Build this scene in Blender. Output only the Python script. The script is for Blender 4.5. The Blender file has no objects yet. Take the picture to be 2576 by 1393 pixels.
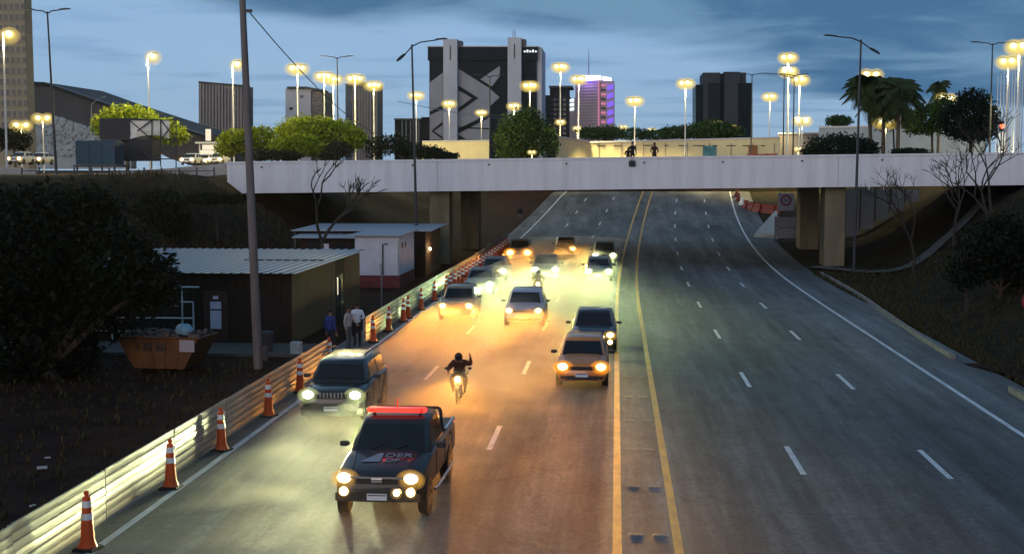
import bpy, bmesh, math, random
import numpy as np
from mathutils import Vector, Matrix, noise as mnoise
R = math.radians
sc = bpy.context.scene
col = sc.collection
random.seed(7)

# ------------------------------------------------------------------ camera
CAMZ, FPX, PITCH, YAW = 7.0, 3400.0, R(4.51), R(4.4)      # pixel sizes refer to a 2576 px wide picture
cd = bpy.data.cameras.new('camera'); cam = bpy.data.objects.new('camera', cd); col.objects.link(cam)
cam.location = (0, 0, CAMZ); cam.rotation_euler = (R(90) - PITCH, 0, YAW)
cd.sensor_width = 36; cd.lens = 36 * FPX / 2576; cd.clip_start = .3; cd.clip_end = 6000
sc.camera = cam
# ------------------------------------------------------------------ world: dusk sky with broken cloud
SKY = dict(strength=.93, clear_hi=(.31, .50, .75), clear_lo=(.34, .50, .67), cloud=(.062, .155, .295), cloud_hi=(.15, .285, .44), cloud2=(.15, .29, .49))
w = bpy.data.worlds.new('World'); sc.world = w; w.use_nodes = True
nt = w.node_tree; N = nt.nodes; Lk = nt.links; N.clear()
def nd(nt_, typ, **kw):
    n = nt_.nodes.new(typ)
    for k, v in kw.items():
        if k.startswith('i_'):
            key = k[2:]; n.inputs[int(key) if key.isdigit() else key.replace('_', ' ')].default_value = v
        else: setattr(n, k, v)
    return n
out = nd(nt, 'ShaderNodeOutputWorld'); bg = nd(nt, 'ShaderNodeBackground')
tc = nd(nt, 'ShaderNodeTexCoord'); sep = nd(nt, 'ShaderNodeSeparateXYZ'); Lk.new(tc.outputs['Generated'], sep.inputs[0])
sky = nd(nt, 'ShaderNodeTexSky', sky_type='NISHITA', sun_disc=False); sky.sun_elevation = R(1.5); sky.sun_rotation = R(250); sky.ozone_density = 6; sky.air_density = 1.2; sky.dust_density = .5
def math_(op, a=None, b=None, va=0., vb=0., clamp=False):
    m = nd(nt, 'ShaderNodeMath', operation=op, use_clamp=clamp)
    m.inputs[0].default_value = va; m.inputs[1].default_value = vb
    if a is not None: Lk.new(a, m.inputs[0])
    if b is not None: Lk.new(b, m.inputs[1])
    return m.outputs[0]
zc = math_('MAXIMUM', sep.outputs['Z'], vb=0.)
den = math_('ADD', zc, vb=.035)
px = math_('DIVIDE', sep.outputs['X'], den); py = math_('DIVIDE', sep.outputs['Y'], den)
cmb = nd(nt, 'ShaderNodeCombineXYZ'); Lk.new(px, cmb.inputs[0]); Lk.new(py, cmb.inputs[1])
mp = nd(nt, 'ShaderNodeMapping'); mp.inputs['Location'].default_value = (3.1, 4.6, 0); mp.inputs['Scale'].default_value = (.30, .26, 1); Lk.new(cmb.outputs[0], mp.inputs[0])
n1 = nd(nt, 'ShaderNodeTexNoise', i_Scale=1.0, i_Detail=7., i_Roughness=.5, i_Distortion=.5); Lk.new(mp.outputs[0], n1.inputs['Vector'])
mp2 = nd(nt, 'ShaderNodeMapping'); mp2.inputs['Location'].default_value = (7.3, 1.2, 3); mp2.inputs['Scale'].default_value = (.9, 1.3, 1); Lk.new(cmb.outputs[0], mp2.inputs[0])
n2 = nd(nt, 'ShaderNodeTexNoise', i_Scale=1.0, i_Detail=5., i_Roughness=.5, i_Distortion=.3); Lk.new(mp2.outputs[0], n2.inputs['Vector'])
# cloud bank hanging higher and to the right of the road axis, thin streaks low over the horizon
bank = math_('ADD', math_('MINIMUM', sep.outputs['Z'], vb=.12), math_('MULTIPLY', sep.outputs['X'], vb=.15))
cov = math_('ADD', math_('MULTIPLY', math_('SUBTRACT', n1.outputs['Fac'], vb=.5), vb=.15), bank)
mr = nd(nt, 'ShaderNodeMapRange', i_From_Min=.078, i_From_Max=.104, interpolation_type='SMOOTHSTEP'); Lk.new(cov, mr.inputs['Value'])
mr2 = nd(nt, 'ShaderNodeMapRange', i_From_Min=.50, i_From_Max=.72, i_To_Max=.55, interpolation_type='SMOOTHSTEP'); Lk.new(n2.outputs['Fac'], mr2.inputs['Value'])
mrz = nd(nt, 'ShaderNodeMapRange', i_From_Min=0., i_From_Max=.09); Lk.new(zc, mrz.inputs['Value'])
def mixc(fac, a, b):
    m = nd(nt, 'ShaderNodeMix', data_type='RGBA')
    if hasattr(fac, 'links'): Lk.new(fac, m.inputs[0])
    else: m.inputs[0].default_value = fac
    for s, v in ((m.inputs[6], a), (m.inputs[7], b)):
        if hasattr(v, 'links'): Lk.new(v, s)
        else: s.default_value = (*v, 1)
    return m.outputs[2]
base = mixc(mrz.outputs[0], SKY['clear_lo'], SKY['clear_hi'])
skm = nd(nt, 'ShaderNodeMix', data_type='RGBA', blend_type='MULTIPLY'); skm.inputs[0].default_value = 1; Lk.new(sky.outputs[0], skm.inputs[6]); skm.inputs[7].default_value = (.1, .1, .1, 1)
base = mixc(.12, base, skm.outputs[2])
base = mixc(mr2.outputs[0], base, SKY['cloud2'])
mp3 = nd(nt, 'ShaderNodeMapping'); mp3.inputs['Location'].default_value = (1.3, 5.2, 1); mp3.inputs['Scale'].default_value = (.75, .5, 1); Lk.new(cmb.outputs[0], mp3.inputs[0])
n3 = nd(nt, 'ShaderNodeTexNoise', i_Scale=1.0, i_Detail=8., i_Roughness=.58, i_Distortion=.6); Lk.new(mp3.outputs[0], n3.inputs['Vector'])
mr3 = nd(nt, 'ShaderNodeMapRange', i_From_Min=.40, i_From_Max=.64, interpolation_type='SMOOTHSTEP'); Lk.new(n3.outputs['Fac'], mr3.inputs['Value'])
base = mixc(mr.outputs[0], base, mixc(mr3.outputs[0], SKY['cloud'], SKY['cloud_hi']))
Lk.new(base, bg.inputs[0]); bg.inputs[1].default_value = SKY['strength']; Lk.new(bg.outputs[0], out.inputs[0])
# the pink afterglow low in the sky behind the camera
sl = bpy.data.lights.new('sun', 'SUN'); so = bpy.data.objects.new('sun', sl); col.objects.link(so)
sl.energy = .90; sl.angle = R(40); sl.color = (1., .79, .70); so.rotation_euler = (R(82), 0, R(-12))
# ------------------------------------------------------------------ exposure and sampling
vs = sc.view_settings; vs.view_transform = 'Standard'; vs.look = 'None'; vs.exposure = .2; vs.gamma = 1; vs.use_curve_mapping = False
cy = sc.cycles; cy.use_denoising = True; cy.max_bounces = 5; cy.diffuse_bounces = 3; cy.glossy_bounces = 3; cy.transmission_bounces = 4
cy.volume_bounces = 0; cy.transparent_max_bounces = 24; cy.sample_clamp_indirect = 3; cy.sample_clamp_direct = 0; cy.caustics_reflective = False; cy.caustics_refractive = False
HEAD = .44; LAMP = 1.0

# ------------------------------------------------------------------ geometry helpers
def ray(u, v):
    x = (u - 1288) / FPX; y = -(v - 696.5) / FPX
    d = Vector((x, math.cos(PITCH) + y * math.sin(PITCH), -math.sin(PITCH) + y * math.cos(PITCH)))
    c, s = math.cos(YAW), math.sin(YAW)
    return Vector((c * d.x - s * d.y, s * d.x + c * d.y, d.z))
def G(u, v, z=0.):
    d = ray(u, v); return Vector((0, 0, CAMZ)) + d * ((z - CAMZ) / d.z)
def A(u, v, Y):
    d = ray(u, v); return Vector((0, 0, CAMZ)) + d * (Y / d.y)
def cx(y): return .0003 * max(0, y - 65) ** 2 if y < 230 else .0003 * 165 ** 2 + (y - 230) * .099
TOP = 6.7
def rz(y):
    if y < 85: return 0.
    if y < 160: return .00062 * (y - 85) ** 2
    h = .00062 * 75 ** 2; return TOP - (TOP - h) * math.exp(-(y - 160) * .093 / (TOP - h))
def smooth(t): t = min(1, max(0, t)); return t * t * (3 - 2 * t)
def lerp(a, b, t): return a + (b - a) * t
def terrain(x, y):
    if y > 171: return TOP + mnoise.noise((x * .05, y * .05, 0)) * .1
    xl = x - cx(y); b = rz(y)
    tl = lerp(-31, -16.5, smooth((y - 50) / 45)); tr = lerp(15, 17.8, smooth((y - 70) / 25))
    k = max(smooth((tl - xl) / 16), smooth((xl - tr) / 14))
    z = b + (TOP - b) * k
    z += (mnoise.noise((x * .12, y * .12, 0)) * .35 + mnoise.noise((x * .5, y * .5, 3)) * .08) * min(1, k * 4) * (1 if k < .98 else .2)
    return z
def GT(u, v):
    d = ray(u, v); o = Vector((0, 0, CAMZ)); t = 15.
    while t < 600:
        p = o + d * t
        if p.z <= terrain(p.x, p.y): return p
        t += .25
    return o + d * t

class MB:
    def __init__(s): s.v = []; s.f = []
    def add(s, vs_, fs):
        o = len(s.v); s.v += [tuple(p) for p in vs_]; s.f += [tuple(i + o for i in f) for f in fs]; return s
    def box(s, c, d, rz_=0., rx=0.):
        m = Matrix.Rotation(rz_, 3, 'Z') @ Matrix.Rotation(rx, 3, 'X')
        P = [Vector(c) + m @ Vector((sx * d[0] / 2, sy * d[1] / 2, sz * d[2] / 2)) for sx in (-1, 1) for sy in (-1, 1) for sz in (-1, 1)]
        return s.add(P, [(0, 1, 3, 2), (4, 6, 7, 5), (0, 4, 5, 1), (2, 3, 7, 6), (0, 2, 6, 4), (1, 5, 7, 3)])
    def tube(s, pts, rad, n=8, cap=True):
        pts = [Vector(p) for p in pts]
        if not hasattr(rad, '__len__'): rad = [rad] * len(pts)
        ring = []; vs_ = []; prev = None
        for i, p in enumerate(pts):
            t = (pts[min(i + 1, len(pts) - 1)] - pts[max(i - 1, 0)]).normalized()
            a = t.cross(Vector((0, 0, 1)) if abs(t.z) < .95 else Vector((1, 0, 0))).normalized() if prev is None else (prev - t * prev.dot(t)).normalized()
            prev = a; b = t.cross(a)
            for k in range(n):
                an = 2 * math.pi * k / n; vs_.append(p + (a * math.cos(an) + b * math.sin(an)) * rad[i])
        fs = [(i * n + k, i * n + (k + 1) % n, (i + 1) * n + (k + 1) % n, (i + 1) * n + k) for i in range(len(pts) - 1) for k in range(n)]
        if cap: fs += [tuple(range(n))[::-1], tuple((len(pts) - 1) * n + k for k in range(n))]
        return s.add(vs_, fs)
    def loft(s, secs, closed=True, cap=True):
        n = len(secs[0]); vs_ = [p for q in secs for p in q]; fs = []
        for i in range(len(secs) - 1):
            for k in range(n if closed else n - 1):
                fs.append((i * n + k, i * n + (k + 1) % n, (i + 1) * n + (k + 1) % n, (i + 1) * n + k))
        if cap: fs += [tuple(range(n))[::-1], tuple((len(secs) - 1) * n + k for k in range(n))]
        return s.add(vs_, fs)
    def lathe(s, prof, n=12, c=(0, 0, 0), axis='Z'):
        secs = []
        for r, h in prof:
            q = []
            for k in range(n):
                a = 2 * math.pi * k / n; x, y = r * math.cos(a), r * math.sin(a)
                p = (x, y, h) if axis == 'Z' else ((h, x, y) if axis == 'X' else (x, h, y))
                q.append((p[0] + c[0], p[1] + c[1], p[2] + c[2]))
            secs.append(q)
        return s.loft(secs)
    def ring(s, r0, r1, y0, y1, c, n=28):
        return s.loft([[(c[0] + r * math.cos(2 * math.pi * k / n), c[1] + y, c[2] + r * math.sin(2 * math.pi * k / n)) for k in range(n)] for r, y in ((r0, y0), (r1, y0), (r1, y1), (r0, y1), (r0, y0))], cap=False)
    def ball(s, c, r, n=10, m=6):
        if not hasattr(r, '__len__'): r = (r, r, r)
        return s.loft([[(c[0] + r[0] * math.sin(math.pi * max(.02, min(.98, j / m))) * math.cos(2 * math.pi * k / n), c[1] + r[1] * math.sin(math.pi * max(.02, min(.98, j / m))) * math.sin(2 * math.pi * k / n), c[2] + r[2] * math.cos(math.pi * j / m)) for k in range(n)] for j in range(m + 1)])
    def poly(s, pts, d):          # polygon extruded along vector d
        n = len(pts); d = Vector(d); P = [Vector(p) for p in pts]
        return s.add(P + [p + d for p in P], [tuple(range(n)), tuple(range(2 * n - 1, n - 1, -1))] + [(i, i + n, (i + 1) % n + n, (i + 1) % n) for i in range(n)])
    def quad(s, a, b, c, d): return s.add([a, b, c, d], [(0, 1, 2, 3)])
    def mesh(s, name, mat=None, smooth_=False, fix=True):
        me = bpy.data.meshes.new(name); me.from_pydata(s.v, [], s.f); 
        if fix:
            bm = bmesh.new(); bm.from_mesh(me); bmesh.ops.recalc_face_normals(bm, faces=bm.faces); bm.to_mesh(me); bm.free()
        if smooth_:
            me.shade_smooth()
            try: me.set_sharp_from_angle(angle=R(38))
            except Exception: pass
        if mat: me.materials.append(mat)
        return me
    def build(s, name, mat, parent=None, smooth_=False, loc=None, rz_=0., fix=True):
        return ob(name, s.mesh(name, mat, smooth_, fix), parent, loc, rz_)
def ob(name, data, parent=None, loc=None, rz_=0.):
    o = bpy.data.objects.new(name, data); col.objects.link(o)
    if parent: o.parent = parent
    if loc is not None: o.location = loc
    if rz_: o.rotation_euler.z = rz_
    return o
def tag(o, label=None, cat=None, group=None, kind=None):
    if label: o['label'] = label
    if cat: o['category'] = cat
    if group: o['group'] = group
    if kind: o['kind'] = kind
    return o
def thing(name, label, cat, loc=(0, 0, 0), rz_=0., group=None):
    return tag(ob(name, None, None, loc, rz_), label, cat, group)
def copy_tree(o, parent=None):
    c = o.copy(); col.objects.link(c); c.parent = parent
    for ch in list(o.children): copy_tree(ch, c)
    return c
def text_mesh(body, size, depth, mat, name, parent, loc, rot, align='CENTER'):
    cu = bpy.data.curves.new(name, 'FONT'); cu.body = body; cu.size = size; cu.extrude = depth; cu.align_x = align; cu.align_y = 'CENTER'
    t = bpy.data.objects.new('tmp_text', cu); col.objects.link(t)
    dg = bpy.context.evaluated_depsgraph_get(); dg.update()
    me = bpy.data.meshes.new_from_object(t.evaluated_get(dg)); bpy.data.objects.remove(t)
    me.materials.clear(); me.materials.append(mat)
    o = ob(name, me, parent, loc); o.rotation_euler = rot; return o

# ------------------------------------------------------------------ materials
def mat(name, c, rough=.6, metal=0., var=0., scale=3., bump=0., bscale=None, spec=.28, coat=0., emit=None, es=0., stretch=(1, 1, 1), dirt=None, trans=0.):
    m = bpy.data.materials.new(name); m.use_nodes = True; t = m.node_tree; b = t.nodes['Principled BSDF']
    b.inputs['Base Color'].default_value = (*c, 1); b.inputs['Roughness'].default_value = rough; b.inputs['Metallic'].default_value = metal
    b.inputs['Specular IOR Level'].default_value = spec; b.inputs['Coat Weight'].default_value = coat
    if trans: b.inputs['Transmission Weight'].default_value = trans
    if emit: b.inputs['Emission Color'].default_value = (*emit, 1); b.inputs['Emission Strength'].default_value = es
    if var or bump:
        tcn = nd(t, 'ShaderNodeTexCoord'); mpn = nd(t, 'ShaderNodeMapping'); mpn.inputs['Scale'].default_value = stretch; t.links.new(tcn.outputs['Object'], mpn.inputs[0])
        nz = nd(t, 'ShaderNodeTexNoise', i_Scale=scale, i_Detail=6., i_Roughness=.62); t.links.new(mpn.outputs[0], nz.inputs['Vector'])
        if var:
            rp = nd(t, 'ShaderNodeMapRange', i_From_Min=.3, i_From_Max=.7); t.links.new(nz.outputs['Fac'], rp.inputs['Value'])
            mx = nd(t, 'ShaderNodeMix', data_type='RGBA'); t.links.new(rp.outputs[0], mx.inputs[0])
            lo = dirt or tuple(max(0, q * (1 - var)) for q in c)
            mx.inputs[6].default_value = (*lo, 1); mx.inputs[7].default_value = (*[min(1, q * (1 + var)) for q in c], 1)
            t.links.new(mx.outputs[2], b.inputs['Base Color'])
            rr = nd(t, 'ShaderNodeMapRange', i_To_Min=max(.02, rough - .1), i_To_Max=min(1, rough + .12)); t.links.new(nz.outputs['Fac'], rr.inputs['Value']); t.links.new(rr.outputs[0], b.inputs['Roughness'])
        if bump:
            nb = nd(t, 'ShaderNodeTexNoise', i_Scale=bscale or scale * 4, i_Detail=4.); t.links.new(mpn.outputs[0], nb.inputs['Vector'])
            bp = nd(t, 'ShaderNodeBump', i_Strength=bump, i_Distance=.03); t.links.new(nb.outputs['Fac'], bp.inputs['Height']); t.links.new(bp.outputs[0], b.inputs['Normal'])
    return m
def emat(name, c, s):
    m = bpy.data.materials.new(name); m.use_nodes = True; t = m.node_tree; t.nodes.clear()
    e = nd(t, 'ShaderNodeEmission', i_Strength=s); e.inputs[0].default_value = (*c, 1); o = nd(t, 'ShaderNodeOutputMaterial'); t.links.new(e.outputs[0], o.inputs[0]); return m
def glow_shell(name, c, s_, op):      # see-through emissive shell, the bloom modelled round a lamp's lens
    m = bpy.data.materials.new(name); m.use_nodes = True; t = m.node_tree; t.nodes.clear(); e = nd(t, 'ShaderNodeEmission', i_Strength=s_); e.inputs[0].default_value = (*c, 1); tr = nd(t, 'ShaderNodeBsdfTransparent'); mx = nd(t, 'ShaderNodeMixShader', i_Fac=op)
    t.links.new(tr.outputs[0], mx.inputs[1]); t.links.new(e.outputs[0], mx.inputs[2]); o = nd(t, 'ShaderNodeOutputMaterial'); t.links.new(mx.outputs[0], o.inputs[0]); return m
def leafmat(name, c, var=.5):
    m = bpy.data.materials.new(name); m.use_nodes = True; t = m.node_tree; b = t.nodes['Principled BSDF']
    g = nd(t, 'ShaderNodeNewGeometry'); mx = nd(t, 'ShaderNodeMix', data_type='RGBA'); t.links.new(g.outputs['Random Per Island'], mx.inputs[0])
    mx.inputs[6].default_value = (*[q * (1 - var) for q in c], 1); mx.inputs[7].default_value = (*[min(1, q * (1 + var)) for q in c], 1)
    t.links.new(mx.outputs[2], b.inputs['Base Color']); b.inputs['Roughness'].default_value = .6; b.inputs['Specular IOR Level'].default_value = .12
    tr = nd(t, 'ShaderNodeBsdfTranslucent'); t.links.new(mx.outputs[2], tr.inputs[0]); ms = nd(t, 'ShaderNodeMixShader', i_Fac=.25)
    t.links.new(b.outputs[0], ms.inputs[1]); t.links.new(tr.outputs[0], ms.inputs[2]); t.links.new(ms.outputs[0], t.nodes['Material Output'].inputs[0]); return m

def asphalt():
    m = bpy.data.materials.new('asphalt'); m.use_nodes = True; t = m.node_tree; b = t.nodes['Principled BSDF']
    tcn = nd(t, 'ShaderNodeTexCoord')
    def noise(scale, st, detail=5., rough=.6):
        mpn = nd(t, 'ShaderNodeMapping'); mpn.inputs['Scale'].default_value = st; t.links.new(tcn.outputs['Object'], mpn.inputs[0])
        n = nd(t, 'ShaderNodeTexNoise', i_Scale=scale, i_Detail=detail, i_Roughness=rough); t.links.new(mpn.outputs[0], n.inputs['Vector']); return n.outputs['Fac']
    def ramp(v, a, bb, lo, hi):
        r = nd(t, 'ShaderNodeMapRange', i_From_Min=a, i_From_Max=bb, i_To_Min=lo, i_To_Max=hi); t.links.new(v, r.inputs['Value']); return r.outputs[0]
    def mul(a, bb):
        q = nd(t, 'ShaderNodeMath', operation='MULTIPLY'); t.links.new(a, q.inputs[0]); t.links.new(bb, q.inputs[1]); return q.outputs[0]
    patch = ramp(noise(.14, (1, .35, 1)), .38, .62, .72, 1.22)
    track = ramp(noise(.9, (1, .03, 1), 3.), .38, .62, .74, 1.22)
    grit = ramp(noise(9., (1, .5, 1), 5., .75), .33, .67, .72, 1.28)
    stain = ramp(noise(.5, (1, .2, 1), 7., .7), .57, .70, 1., .5)
    streak = ramp(noise(3.2, (1, .05, 1), 4., .65), .36, .64, .80, 1.20)
    blot = ramp(noise(1.1, (1, .6, 1), 6., .7), .40, .62, .88, 1.10)
    vo = nd(t, 'ShaderNodeTexVoronoi', feature='DISTANCE_TO_EDGE', i_Scale=.28); mpv = nd(t, 'ShaderNodeMapping'); mpv.inputs['Scale'].default_value = (1, .45, 1); nz = nd(t, 'ShaderNodeTexNoise', i_Scale=1.2, i_Detail=4.); t.links.new(tcn.outputs['Object'], nz.inputs['Vector']); va = nd(t, 'ShaderNodeVectorMath', operation='MULTIPLY_ADD'); va.inputs[1].default_value = (1.6, 1.6, 0); t.links.new(nz.outputs['Color'], va.inputs[0]); t.links.new(tcn.outputs['Object'], va.inputs[2]); t.links.new(va.outputs[0], mpv.inputs[0]); t.links.new(mpv.outputs[0], vo.inputs['Vector'])
    crack = ramp(vo.outputs['Distance'], .003, .010, .80, 1.)
    sx = nd(t, 'ShaderNodeSeparateXYZ'); t.links.new(tcn.outputs['Object'], sx.inputs[0]); wv = nd(t, 'ShaderNodeMath', operation='MULTIPLY'); wv.inputs[1].default_value = 2 * math.pi / 1.63; t.links.new(sx.outputs['X'], wv.inputs[0]); co = nd(t, 'ShaderNodeMath', operation='COSINE'); t.links.new(wv.outputs[0], co.inputs[0]); wheel = ramp(co.outputs[0], -1., 1., .90, 1.10)
    k = mul(mul(mul(patch, track), mul(grit, stain)), mul(mul(streak, blot), mul(crack, wheel)))
    mx = nd(t, 'ShaderNodeVectorMath', operation='SCALE'); mx.inputs[0].default_value = (.110, .108, .106); t.links.new(k, mx.inputs['Scale']); t.links.new(mx.outputs[0], b.inputs['Base Color'])
    t.links.new(ramp(noise(.35, (1, .15, 1)), .3, .7, .62, .80), b.inputs['Roughness'])
    bp = nd(t, 'ShaderNodeBump', i_Strength=.35, i_Distance=.02); t.links.new(noise(30., (1, 1, 1), 3.), bp.inputs['Height']); t.links.new(bp.outputs[0], b.inputs['Normal'])
    b.inputs['Specular IOR Level'].default_value = .22
    return m
def paint(name, c):          # worn road paint: base chips show the asphalt colour
    return mat(name, c, .55, var=.2, scale=2.2, stretch=(2, .6, 1), dirt=tuple(q * .68 for q in c), bump=.2, bscale=40)
M = dict(
    asphalt=asphalt(), white_line=paint('white_line', (.62, .62, .60)), yellow_line=paint('yellow_line', (.62, .34, .07)),
    soil=mat('soil', (.028, .013, .009), .95, var=.55, scale=.6, bump=.6, bscale=6, spec=.05), grass=mat('grass', (.026, .020, .011), .95, var=.6, scale=.8, bump=.8, bscale=14, spec=.05),
    concrete=mat('concrete', (.34, .32, .29), .85, var=.25, scale=1.2, bump=.25), path=mat('path', (.085, .075, .065), .9, var=.25, scale=1.5, bump=.2),
    pier=mat('pier', (.17, .14, .09), .85, var=.35, scale=.9, stretch=(1, 1, .25), bump=.2),
    bridge=mat('bridge_paint', (.69, .68, .69), .7, var=.13, scale=.8, stretch=(1.6, 1, .16), bump=.12), kerb=mat('kerb_stone', (.20, .18, .15), .85, var=.35, scale=3, bump=.3),
    barrier=mat('barrier_board', (.33, .295, .24), .55, var=.35, scale=1.4, stretch=(1, .5, 5), dirt=(.17, .145, .11), bump=.15), barrier_frame=mat('barrier_post', (.35, .33, .30), .6, var=.2),
    cone=mat('cone_orange', (.62, .085, .018), .5, var=.18, scale=6), cone_white=mat('cone_band', (.78, .77, .74), .35, var=.08), rubber=mat('rubber', (.016, .016, .017), .75, var=.3, scale=8),
    steel=mat('dark_steel', (.045, .048, .055), .5, .3, var=.2), galv=mat('galvanised', (.34, .35, .36), .45, .5, var=.15), polegrey=mat('concrete_pole', (.15, .125, .115), .8, var=.25, scale=1.5, stretch=(3, 3, .5), bump=.2),
    glass=mat('car_glass', (.010, .012, .014), .08, spec=.35), chrome=mat('chrome', (.6, .6, .6), .18, 1.), black=mat('black_plastic', (.018, .018, .019), .5, var=.2, scale=9),
    plate=mat('plate', (.62, .63, .66), .4, var=.08), plate_text=mat('plate_text', (.03, .03, .05), .5), seat=mat('seat_vinyl', (.02, .02, .022), .45),
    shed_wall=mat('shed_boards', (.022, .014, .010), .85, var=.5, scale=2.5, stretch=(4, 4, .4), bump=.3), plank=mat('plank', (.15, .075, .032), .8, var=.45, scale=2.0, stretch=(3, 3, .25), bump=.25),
    roof=mat('metal_roof', (.27, .31, .35), .5, .1, var=.10, scale=1.3, stretch=(.4, 2, 1)), white_wall=mat('white_wall', (.56, .55, .60), .7, var=.12, scale=1.5), red_base=mat('red_base', (.14, .028, .03), .7, var=.2),
    door=mat('dark_door', (.05, .025, .022), .6, var=.25), paper=mat('paper', (.62, .58, .68), .7, var=.06), white_pipe=mat('white_pipe', (.62, .62, .60), .5, var=.1),
    skip=mat('skip_paint', (.11, .042, .010), .6, var=.45, scale=2.2, dirt=(.09, .035, .018), bump=.2), bag=mat('blue_bag', (.22, .38, .46), .4, var=.2), rubble=mat('rubble', (.12, .09, .08), .95, var=.5, scale=6, bump=.5),
    bark=mat('bark', (.045, .034, .026), .95, var=.4, scale=4, stretch=(3, 3, .5), bump=.5), palm_bark=mat('palm_bark', (.10, .08, .06), .95, var=.3, scale=5, bump=.4),
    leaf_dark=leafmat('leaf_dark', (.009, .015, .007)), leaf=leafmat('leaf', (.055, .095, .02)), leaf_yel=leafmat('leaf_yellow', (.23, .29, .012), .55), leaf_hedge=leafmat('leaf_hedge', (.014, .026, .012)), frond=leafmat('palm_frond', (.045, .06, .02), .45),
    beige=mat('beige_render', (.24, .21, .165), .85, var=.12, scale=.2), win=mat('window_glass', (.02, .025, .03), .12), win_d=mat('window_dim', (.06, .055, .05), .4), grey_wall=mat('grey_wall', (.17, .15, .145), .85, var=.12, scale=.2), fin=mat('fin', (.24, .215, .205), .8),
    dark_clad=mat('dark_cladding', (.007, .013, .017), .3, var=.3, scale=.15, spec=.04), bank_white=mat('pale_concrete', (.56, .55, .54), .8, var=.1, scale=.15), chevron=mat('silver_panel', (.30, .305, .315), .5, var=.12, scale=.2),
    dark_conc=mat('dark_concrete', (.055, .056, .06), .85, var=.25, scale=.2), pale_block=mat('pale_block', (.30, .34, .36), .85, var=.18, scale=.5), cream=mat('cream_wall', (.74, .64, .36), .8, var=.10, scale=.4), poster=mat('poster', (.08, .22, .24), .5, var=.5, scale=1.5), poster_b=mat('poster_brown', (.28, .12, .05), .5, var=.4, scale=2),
    pink=mat('pink_wall', (.46, .36, .38), .7, var=.1, scale=.2), blue_box=mat('blue_container', (.018, .060, .095), .55, var=.2, scale=.7), navy=mat('navy_box', (.010, .016, .026), .5, var=.3), tarp=mat('tarp', (.78, .74, .62), .7, var=.25, scale=.6, bump=.4, bscale=2),
    skin=mat('skin', (.20, .10, .065), .6), hair=mat('hair', (.012, .010, .009), .7), red_plastic=mat('red_plastic', (.17, .022, .02), .5, var=.3, scale=3), sign_white=mat('sign_white', (.36, .31, .34), .45), sign_red=mat('sign_red', (.22, .02, .03), .45), sign_black=mat('sign_black', (.02, .02, .02), .5),
    stud=mat('road_stud', (.24, .21, .16), .5, var=.4, scale=8), cable=mat('cable', (.03, .03, .035), .6), orange_net=mat('orange_net', (.55, .13, .05), .6, var=.2), grey_bin=mat('grey_bin', (.30, .36, .36), .6, var=.2), bin_dark=mat('bin_dark', (.05, .045, .05), .7, var=.2), debris=mat('debris', (.45, .42, .40), .8),
    fence_wire=mat('fence_panel', (.30, .32, .36), .6, var=.2),
    cover_warm=glow_shell('cover_warm', (1., .52, .08), 1.0, .085), cover_amber=glow_shell('cover_amber', (1., .36, .03), 1.15, .15), cover_cool=glow_shell('cover_cool', (.92, 1., .42), .9, .085), warm=emat('lens_warm', (1., .62, .22), 26), amber=emat('lens_amber', (1., .5, .12), 30), cool=emat('lens_cool', (.95, 1., .80), 26), fog=emat('lens_fog', (1., .86, .55), 14), red=emat('beacon_red', (1., .04, .025), 2.4), reddim=mat('beacon_case', (.35, .01, .01), .3, emit=(1, .03, .02), es=.7),  # cover_*: glow of the added halo shells round vehicle lamps, not lamp covers
    lamp_halo_in=glow_shell('lamp_inner_halo', (1., .80, .24), 1.5, .5), lamp_outer_halo=glow_shell('lamp_outer_halo', (1., .74, .18), .95, .105), lamp=emat('street_lens', (1., .72, .12), 1.9), lampw=emat('street_lens_white', (1., .94, .70), 6), purple=emat('purple_led', (.25, .14, 1.), 1.0), pinkled=emat('pink_led', (1., .35, .55), .55), crown_light=emat('crown_light', (.85, .8, 1.), 2.2), litwin=emat('lit_window', (1., .85, .62), .9), litcool=emat('lit_window_cool', (.85, .95, 1.), 1.1), redlamp=emat('red_lamp', (1., .12, .05), 4.),
)

# ------------------------------------------------------------------ ground, road, markings, kerbs
ys = [float(q) for q in np.arange(-30, 232, 1.5)] + [240, 260, 290, 330, 400, 520, 700, 1000, 1500, 2300]
xs = [-2200, -1200, -700, -400, -250, -160, -110, -80, -62, -52] + [float(q) for q in np.arange(-46, 46.1, .75)] + [52, 62, 80, 110, 160, 250, 400, 700, 1200, 2200]
gm = MB()
for y in ys:
    for x in xs:
        z = terrain(x, y); xl = x - cx(y)
        if -11.2 < xl < 13.4 and y < 171: z = rz(y) - .09
        gm.v.append((x, y, z - .03))
nx = len(xs); gm.f = [(j * nx + i, j * nx + i + 1, (j + 1) * nx + i + 1, (j + 1) * nx + i) for j in range(len(ys) - 1) for i in range(nx - 1)]
me = gm.mesh('ground', M['soil'], True, False); me.materials.append(M['grass'])
for p in me.polygons:
    c = p.center
    if c.x > 13 or (c.x < -16 and c.y > 62 and mnoise.noise((c.x * .1, c.y * .1, 9)) > -.12) or c.y > 230: p.material_index = 1
tag(ob('ground', me), kind='structure')
ry = [y for y in ys if y < 400]
def strip(x0, x1, y0, y1, dz):
    yy = [y0] + [y for y in ry if y0 + .2 < y < y1 - .2] + [y1]; b = MB()
    for y in yy: b.v += [(x0 + cx(y), y, rz(y) + dz), (x1 + cx(y), y, rz(y) + dz)]
    b.f = [(2 * i, 2 * i + 1, 2 * i + 3, 2 * i + 2) for i in range(len(yy) - 1)]
    return b
tag(strip(-11.1, 13.2, -30, 171.5, 0).build('road', M['asphalt'], fix=False), kind='structure')
marks = tag(ob('road_markings', None), kind='structure')
LW, YL, YR, R1, R2, RE, L1, L2 = -9.6, .06, 1.20, 4.36, 7.64, 10.8, -6.35, -3.15
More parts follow.
